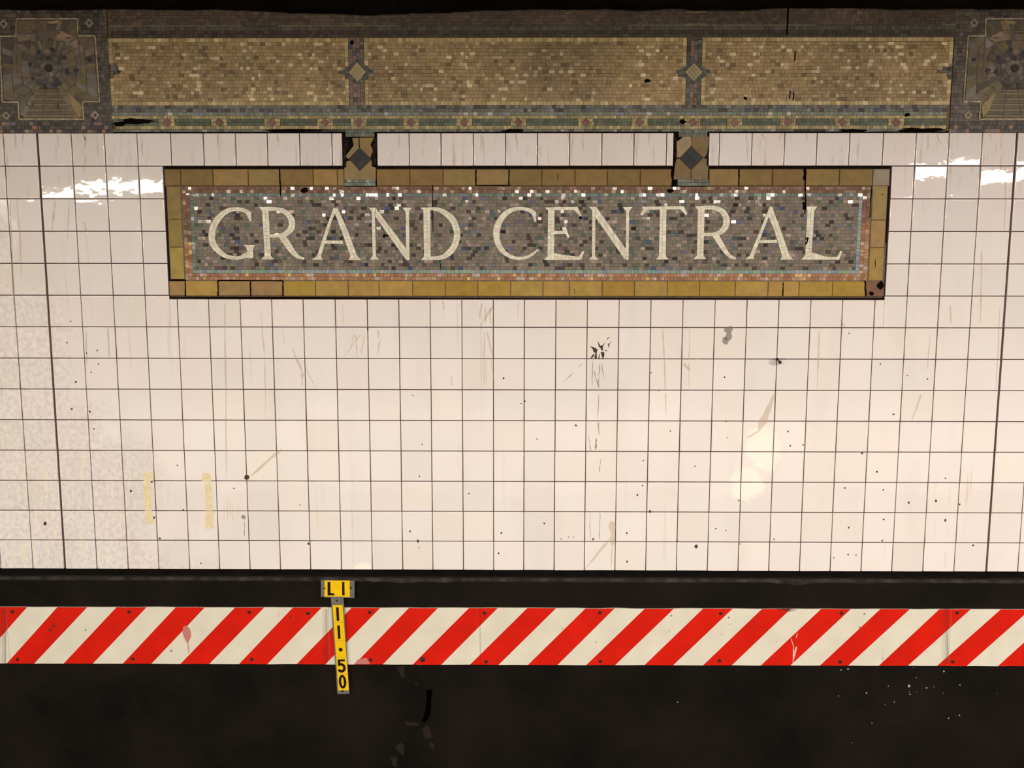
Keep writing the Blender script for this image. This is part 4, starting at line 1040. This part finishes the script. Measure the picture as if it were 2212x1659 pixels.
# ------------------------------------------------------------------ red and white warning boards
M_BW = mat('board_white', 0.5, A((233, 216, 186), (250, 231, 210)), spec=0.3, bump=0.03, bscale=60, var=0.05, vscale=9)
M_BR = mat('board_red', 0.5, (0.56, 0.0105, 0.003), spec=0.2, bump=0.03, bscale=60, var=0.10, vscale=8)
M_GRIME_SEAM = see_through('board_grime_seam_dark', (0.05, 0.04, 0.032), 0.5, 0.8)
_nt = M_GRIME_SEAM.node_tree; _at = _nt.nodes.new('ShaderNodeAttribute'); _at.attribute_name = 'Col'      # cover of the grime spots and the darker seam ends
_nt.links.new(_at.outputs['Fac'], _nt.nodes['Principled BSDF'].inputs['Alpha'])
M_PINK = see_through('pink_splash', A((218, 130, 112), (250, 231, 210)), 0.85, .6)
M_BOLT = mat('rusty_bolt', 0.55, (0.028, 0.02, 0.016), spec=0.4, metal=0.3, bump=.2, bscale=200)
PY = BY - 0.0095                           # face of the boards
def WB(px, py): return W(px, py, PY)
def bz(px): return (WB(px, 1433.2 + (px) * (5.8 / 2200))[1], WB(px, 1311.0 + px * (5.6 / 2200))[1])
TOP = [(-134, -71), (-6, 57), (122, 187), (250, 315), (378, 441), (506.6, 569.5), (631.7, 693.7), (758.8, 820.8), (883, 946), (1013, 1075), (1139, 1201.6), (1265.5, 1328), (1394, 1457),
       (1520, 1584), (1648, 1710), (1776, 1840), (1904, 1968), (2032, 2100), (2165, 2229), (2294, 2358), (2422, 2486)]
BOT_ = [(-240, -178), (-112, -52), (12, 71), (135, 198), (263, 325), (388, 450.5), (514.7, 576.2), (639.5, 701.8), (765, 826), (891, 953), (1015, 1077), (1140.7, 1205), (1267, 1329.6),
        (1393, 1455), (1520, 1582), (1645, 1709), (1773, 1834), (1900.6, 1963), (2027, 2091), (2159, 2222), (2286, 2348)]
BOLTS = [(27, 1321), (38, 1424), (279, 1321.5), (287, 1423), (538.5, 1322), (544, 1424), (665, 1325), (798.6, 1322), (801, 1425), (913, 1424, 1.5), (1046.5, 1324), (1050, 1429),
         (1296, 1323), (1297, 1428), (1557, 1325), (1554, 1427), (1818, 1324), (1815, 1429), (2067.5, 1323.5), (2058, 1429)]
SEAMS = [-330, 17, 711, 1037, 2052, 2560]
LAB = ['red and white striped board cut off by the left edge, left of the first seam', 'red and white striped board left of the yellow marker, with a pink splash',
       'shortest red and white striped board, right of the yellow marker', 'longest red and white striped board, with pale scratches, right of the middle seam',
       'red and white striped board cut off by the right edge of the photo']
for k in range(5):
    a, b = SEAMS[k], SEAMS[k + 1]
    xa, xb = WB(a, 1372)[0] + .0008, WB(b, 1372)[0] - .0008
    t = thing('warning_board', LAB[k], 'warning board', ((xa + xb) / 2, BY, bz((a + b) / 2)[0]), 'striped boards along the black wall')
    pn = MB()
    za0, zb0 = bz(max(-50, a))[0], bz(max(-50, a))[1]; za1, zb1 = bz(min(2260, b))[0], bz(min(2260, b))[1]
    # slightly ragged long edges
    nseg = max(8, int((xb - xa) / .03)); topl = []; botl = []
    for i in range(nseg + 1):
        s_ = i / nseg; x = xa + (xb - xa) * s_
        topl.append((x, zb0 + (zb1 - zb0) * s_ + .0022 * nz(x, 0, 9, 5))); botl.append((x, za0 + (za1 - za0) * s_ + .0016 * nz(x, 0, 9, 6)))
    for i in range(nseg):
        pn.prism([botl[i], botl[i + 1], topl[i + 1], topl[i]], PY, BY - .0032, mat=0)
    for (t0, t1), (b0, b1) in zip(TOP, BOT_):
        q = [WB(b0, 1436), WB(b1, 1436), WB(t1, 1313.5), WB(t0, 1313.5)]
        dx = (q[3][0] - q[0][0]) * .08; dz = (q[3][1] - q[0][1]) * .08
        q = [(q[0][0] - dx, q[0][1] - dz), (q[1][0] - dx, q[1][1] - dz), (q[2][0] + dx, q[2][1] + dz), (q[3][0] + dx, q[3][1] + dz)]
        for i in range(nseg):
            pz_ = clip_rect(q, topl[i][0], topl[i + 1][0], max(botl[i][1], botl[i + 1][1]), min(topl[i][1], topl[i + 1][1]))
            if pz_: pn.prism(pz_, PY - .0004, PY, mat=1)
    def film(poly, cover, d=.0008):
        a_ = sum(poly[i][0] * poly[(i + 1) % len(poly)][1] - poly[(i + 1) % len(poly)][0] * poly[i][1] for i in range(len(poly)))
        if a_ < 0: poly = poly[::-1]
        pn.face([(x, PY - d, z) for x, z in poly], (cover,) * 3, 2)
    def bdec(pts, mi, d=.0009, cover=.14):
        if mi == 2: film([WB(*p) for p in pts], cover, d)
        else: pn.prism([WB(*p) for p in pts], PY - d, PY, mat=mi)
    if k in (0, 1, 3):                       # dark film deepening towards the seam on the right
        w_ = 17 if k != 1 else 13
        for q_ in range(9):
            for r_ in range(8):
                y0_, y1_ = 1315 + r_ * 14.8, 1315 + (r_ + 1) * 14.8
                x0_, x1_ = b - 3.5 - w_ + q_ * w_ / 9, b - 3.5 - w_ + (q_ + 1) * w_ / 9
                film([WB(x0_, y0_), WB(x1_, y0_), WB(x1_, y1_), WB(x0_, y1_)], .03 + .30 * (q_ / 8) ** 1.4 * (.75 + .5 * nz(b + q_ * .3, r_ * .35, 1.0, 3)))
    if k == 1:
        bdec([(396, 1354), (401, 1351), (408, 1355), (412, 1364), (413, 1374), (409, 1384), (406, 1388), (403, 1387), (397, 1376), (394, 1364)], 3)
        bdec([(405, 1387), (407, 1387), (409, 1411), (407.5, 1411)], 3)
        for x, y, r in ((115, 1352, 5), (108, 1361, 5), (48, 1402, 2.5), (185, 1361, 2.5), (370, 1406, 3), (628, 1332, 3.4), (558, 1405, 2.5)): 
            x_, z_ = WB(x, y); [film(blob(x_, z_, r * .0022 * q_, r * .0024 * q_, 8, .4), .16, .0009 + .0001 * (1 - q_)) for q_ in (1, .8, .6, .4)]
        bdec([(601, 1322), (602, 1322), (603.5, 1335), (602, 1335)], 2)
    if k == 2:
        bdec([(765, 1434.5), (774, 1424), (792, 1421), (800, 1434.5)], 3)
    if k == 3:
        for x0, y0, x1, y1 in ((1709, 1380, 1714, 1396), (1714, 1396, 1713, 1432), (1718, 1398, 1717, 1418), (1721, 1396, 1718, 1412), (1715, 1404, 1715, 1424), (1722, 1368, 1720, 1378)):
            pn.prism([WB(x0 - .7, y0), WB(x0 + .7, y0), WB(x1 + .7, y1), WB(x1 - .7, y1)], PY - .001, PY, mat=0)
        for i in range(34):
            x, y = 1060 + R() * 960, 1322 + R() * 108; r = .5 + R() * 1.1
            x_, z_ = WB(x, y); [film(blob(x_, z_, r * .0024 * q_, r * .003 * q_, 7, .4), .16, .0009 + .0001 * (1 - q_)) for q_ in (1, .8, .6)]
        for x, y in ((1450, 1330), (1574, 1334), (1867, 1326), (1857, 1355)):
            x_, z_ = WB(x, y); [film(blob(x_, z_, .006 * q_, .007 * q_, 8, .3), .16, .0009 + .0001 * (1 - q_)) for q_ in (1, .8, .6, .4)]
        for pts in ([(1670, 1312), (1712, 1312), (1722, 1318), (1704, 1322), (1680, 1317)], [(1685, 1312), (1712, 1313), (1708, 1320), (1694, 1318)], [(1906, 1400), (1908, 1430), (1906.4, 1430)], [(1944, 1385), (1946.5, 1393), (1937, 1434), (1935.8, 1434), (1945, 1393)]):
            bdec(pts, 2, .0009, .25)
    pn.build('panel', [M_BW, M_BR, M_GRIME_SEAM, M_PINK], t)
    for bo in BOLTS:
        if a <= bo[0] < b:
            x_, z_ = WB(bo[0], bo[1]); s_ = bo[2] if len(bo) > 2 else 1
            sm = MB()
            sm.dome(x_, z_, PY - .0004, .0085 * s_, .0055 * s_)
            sm.build('bolt', M_BOLT, t)

# ------------------------------------------------------------------ yellow chainage marker
M_ZINC = mat('dull_zinc', 0.55, A((122, 112, 98), (250, 231, 210)), spec=.4, metal=0.25, var=.14, vscale=40)
M_YEL = mat('yellow_reflective', 0.40, (0.76, 0.51, 0.003), spec=.4, var=.07, vscale=30)
M_INK = mat('black_ink', 0.5, (0.010, 0.004, 0.002), spec=.3)
MY = BY - 0.026
def WM(x, y, Y=MY): return W(640 + x * 200 / 1106, 1220 + y * 200 / 1106, Y)
o0 = WM(560, 1545)
mk = thing('chainage_marker', 'yellow and black location marker reading LI 11+50 on a grey T-shaped bracket', 'sign', (o0[0], BY, o0[1]))
def mprism(mb, pts, d0, d1): mb.prism([WM(*p) for p in pts], MY - d0, MY - d1, back=True)
pl = MB(); mprism(pl, [(295, 182), (697, 190), (696, 396), (345, 388), (318, 375), (296, 384)], .003, 0)
pl_o = pl.build('head_plate', M_ZINC, mk)
stp = MB(); pts_l = [(413, 392), (440, 800), (468, 1200), (490, 1548)]; pts_r = [(565, 392), (588, 800), (612, 1200), (634, 1541)]
for i in range(3): mprism(stp, [pts_l[i], pts_l[i + 1], pts_r[i + 1], pts_r[i]], .0, -.003)
for p in ((485, 430), (555, 1505)):         # spacers that carry the bracket off the wall
    x_, z_ = WM(*p); stp.box(x_ - .006, x_ + .006, MY + .0028, BY - .0018, z_ - .006, z_ + .006)
x_, z_ = WM(340, 278); stp.box(x_ - .005, x_ + .005, MY - .0002, BY - .0018, z_ - .005, z_ + .005)
x_, z_ = WM(655, 275); stp.box(x_ - .005, x_ + .005, MY - .0002, BY - .0018, z_ - .005, z_ + .005)
stp.build('strip', M_ZINC, mk)
def sticker(pts, glyphs, d=.0006, parent=mk):
    s_ = MB(); mprism(s_, pts, d, d - .0005); so = s_.build('sticker', M_YEL, parent)
    for glyph in glyphs:
        g = MB()
        for n_, gl_ in enumerate(glyph): g.prism([WM(*p) for p in gl_], MY - d - .0004 - .00002 * n_, MY - d, back=False)
        g.build('lettering', M_INK, so)
sticker([(340, 185), (640, 185), (641, 380), (337, 376)], [[[(375, 200), (410, 200), (411, 332), (411, 362), (376, 362)], [(411, 332), (458, 342), (458, 362), (411, 362)]], [[(549, 200), (577, 200), (580, 362), (550, 362)]]], .0036)
def sx(y, left): 
    (y0, l0, r0), (y1, l1, r1) = (480, 433, 553), (1500, 503, 629)
    s_ = (y - y0) / (y1 - y0); return (l0 + (l1 - l0) * s_) if left else (r0 + (r1 - r0) * s_)
def seg_(y0, y1): return [(sx(y0, 1), y0), (sx(y0, 0), y0), (sx(y1, 0), y1), (sx(y1, 1), y1)]
sticker(seg_(480, 688), [[[(475, 508), (506, 508), (515, 668), (484, 671)]]])
sticker(seg_(691, 908), [[[(489, 725), (521, 722), (530, 880), (499, 884)]]])
def arc(cx, cy_, rx, ry, a0, a1, wd, n=14):
    """ring sector as quads, angles in degrees, y down; rx, ry are centre-line radii"""
    out = []
    for i in range(n):
        a, b = math.radians(a0 + (a1 - a0) * i / n), math.radians(a0 + (a1 - a0) * (i + 1) / n)
        h = wd / 2
        sl = .07                              # lean of the strip
        P = [(cx + (rx + s_ * h) * math.cos(an), cy_ + (ry + s_ * h) * math.sin(an)) for an, s_ in ((a, -1), (b, -1), (b, 1), (a, 1))]
        out.append([(x + (y - cy_) * sl, y) for x, y in P])
    return out
sticker(seg_(911, 1103), [[[(519, 990), (540, 990), (542, 1036), (521, 1036)], [(506, 1004), (553, 1003), (554, 1022), (507, 1024)], [(512, 997), (548, 996), (550, 1030), (514, 1031)]]])
sticker(seg_(1106, 1303), [[[(494, 1131), (580, 1127), (581, 1152), (496, 1157)], [(494, 1131), (523, 1131), (530, 1196), (500, 1216)]] + arc(538, 1230, 38, 42, -125, 150, 31, 18)])
sticker(seg_(1306, 1500), [arc(553, 1396, 30, 68, 0, 360, 30, 26)])
for p, dd, r_ in (((340, 278), .0036, .0045), ((655, 275), .0036, .0055), ((485, 430), .0, .0048), ((555, 1508), .0, .0058)):
    x_, z_ = WM(*p); sm = MB(); sm.dome(x_, z_, MY - dd, r_, .003); sm.build('screw', M_BOLT, mk)

# ------------------------------------------------------------------ small things on the tiles
M_TAPE = mat('old_yellow_tape', 0.55, A((248, 219, 166), (250, 231, 210)), spec=.3, var=.12, vscale=60)
def tape(label, pieces):
    c = W(*pieces[-1][0]); t = thing('tape_strip', label, 'tape', (c[0], 0, c[1]), 'old tape on the lower tiles')
    for pts in pieces:
        b = MB(); b.prism([W(*p) for p in pts], -.0011, -.0002, back=True); b.build('tape_piece', M_TAPE, t)
tape('left of two strips of yellowed tape stuck upright on the white tiles', [
    [(311, 1021), (329, 1020), (331, 1030), (330, 1039), (310, 1039)], [(310, 1041), (326, 1041), (325, 1070), (328, 1103), (313, 1103)], [(314, 1105), (329, 1105), (334, 1131), (316, 1133)]])
tape('right of two strips of yellowed tape, frayed at its lower end', [
    [(437, 1022), (452, 1021), (456, 1030), (457, 1039), (436, 1039)], [(442, 1042), (456, 1042), (458, 1075), (459, 1103), (446, 1103)],
    [(446, 1105), (460, 1105), (462, 1140), (458, 1144), (455, 1136), (452, 1145), (449, 1137), (444, 1146), (443, 1125)]])
M_RUST = mat('rusted_nail', .6, A((58, 34, 32), (240, 220, 200)), spec=.4, metal=.3)
nh = W(1679, 776); nail = thing('nail', 'rusty nail sticking out of a tile joint right of the grey patch', 'nail', (nh[0], 0, nh[1]))
h2 = W(1684.8, 782.5, -.03)
b = MB(); n_ = 10
for i in range(n_):
    a0, a1 = 2 * math.pi * i / n_, 2 * math.pi * (i + 1) / n_
    b.face([(nh[0] + .003 * math.cos(a0), .003, nh[1] + .003 * math.sin(a0)), (nh[0] + .003 * math.cos(a1), .003, nh[1] + .003 * math.sin(a1)),
            (h2[0] + .003 * math.cos(a1), -.03, h2[1] + .003 * math.sin(a1)), (h2[0] + .003 * math.cos(a0), -.03, h2[1] + .003 * math.sin(a0))], smooth=True)
b.build('shank', M_RUST, nail)
b = MB(); b.dome(h2[0], h2[1], -.0295, .0085, .004, flat=.6); b.build('head', M_RUST, nail)
b = MB(); b.dome(nh[0], nh[1], -.0002, .006, .004, flat=.6); b.build('plug', M_CRACK, nail)
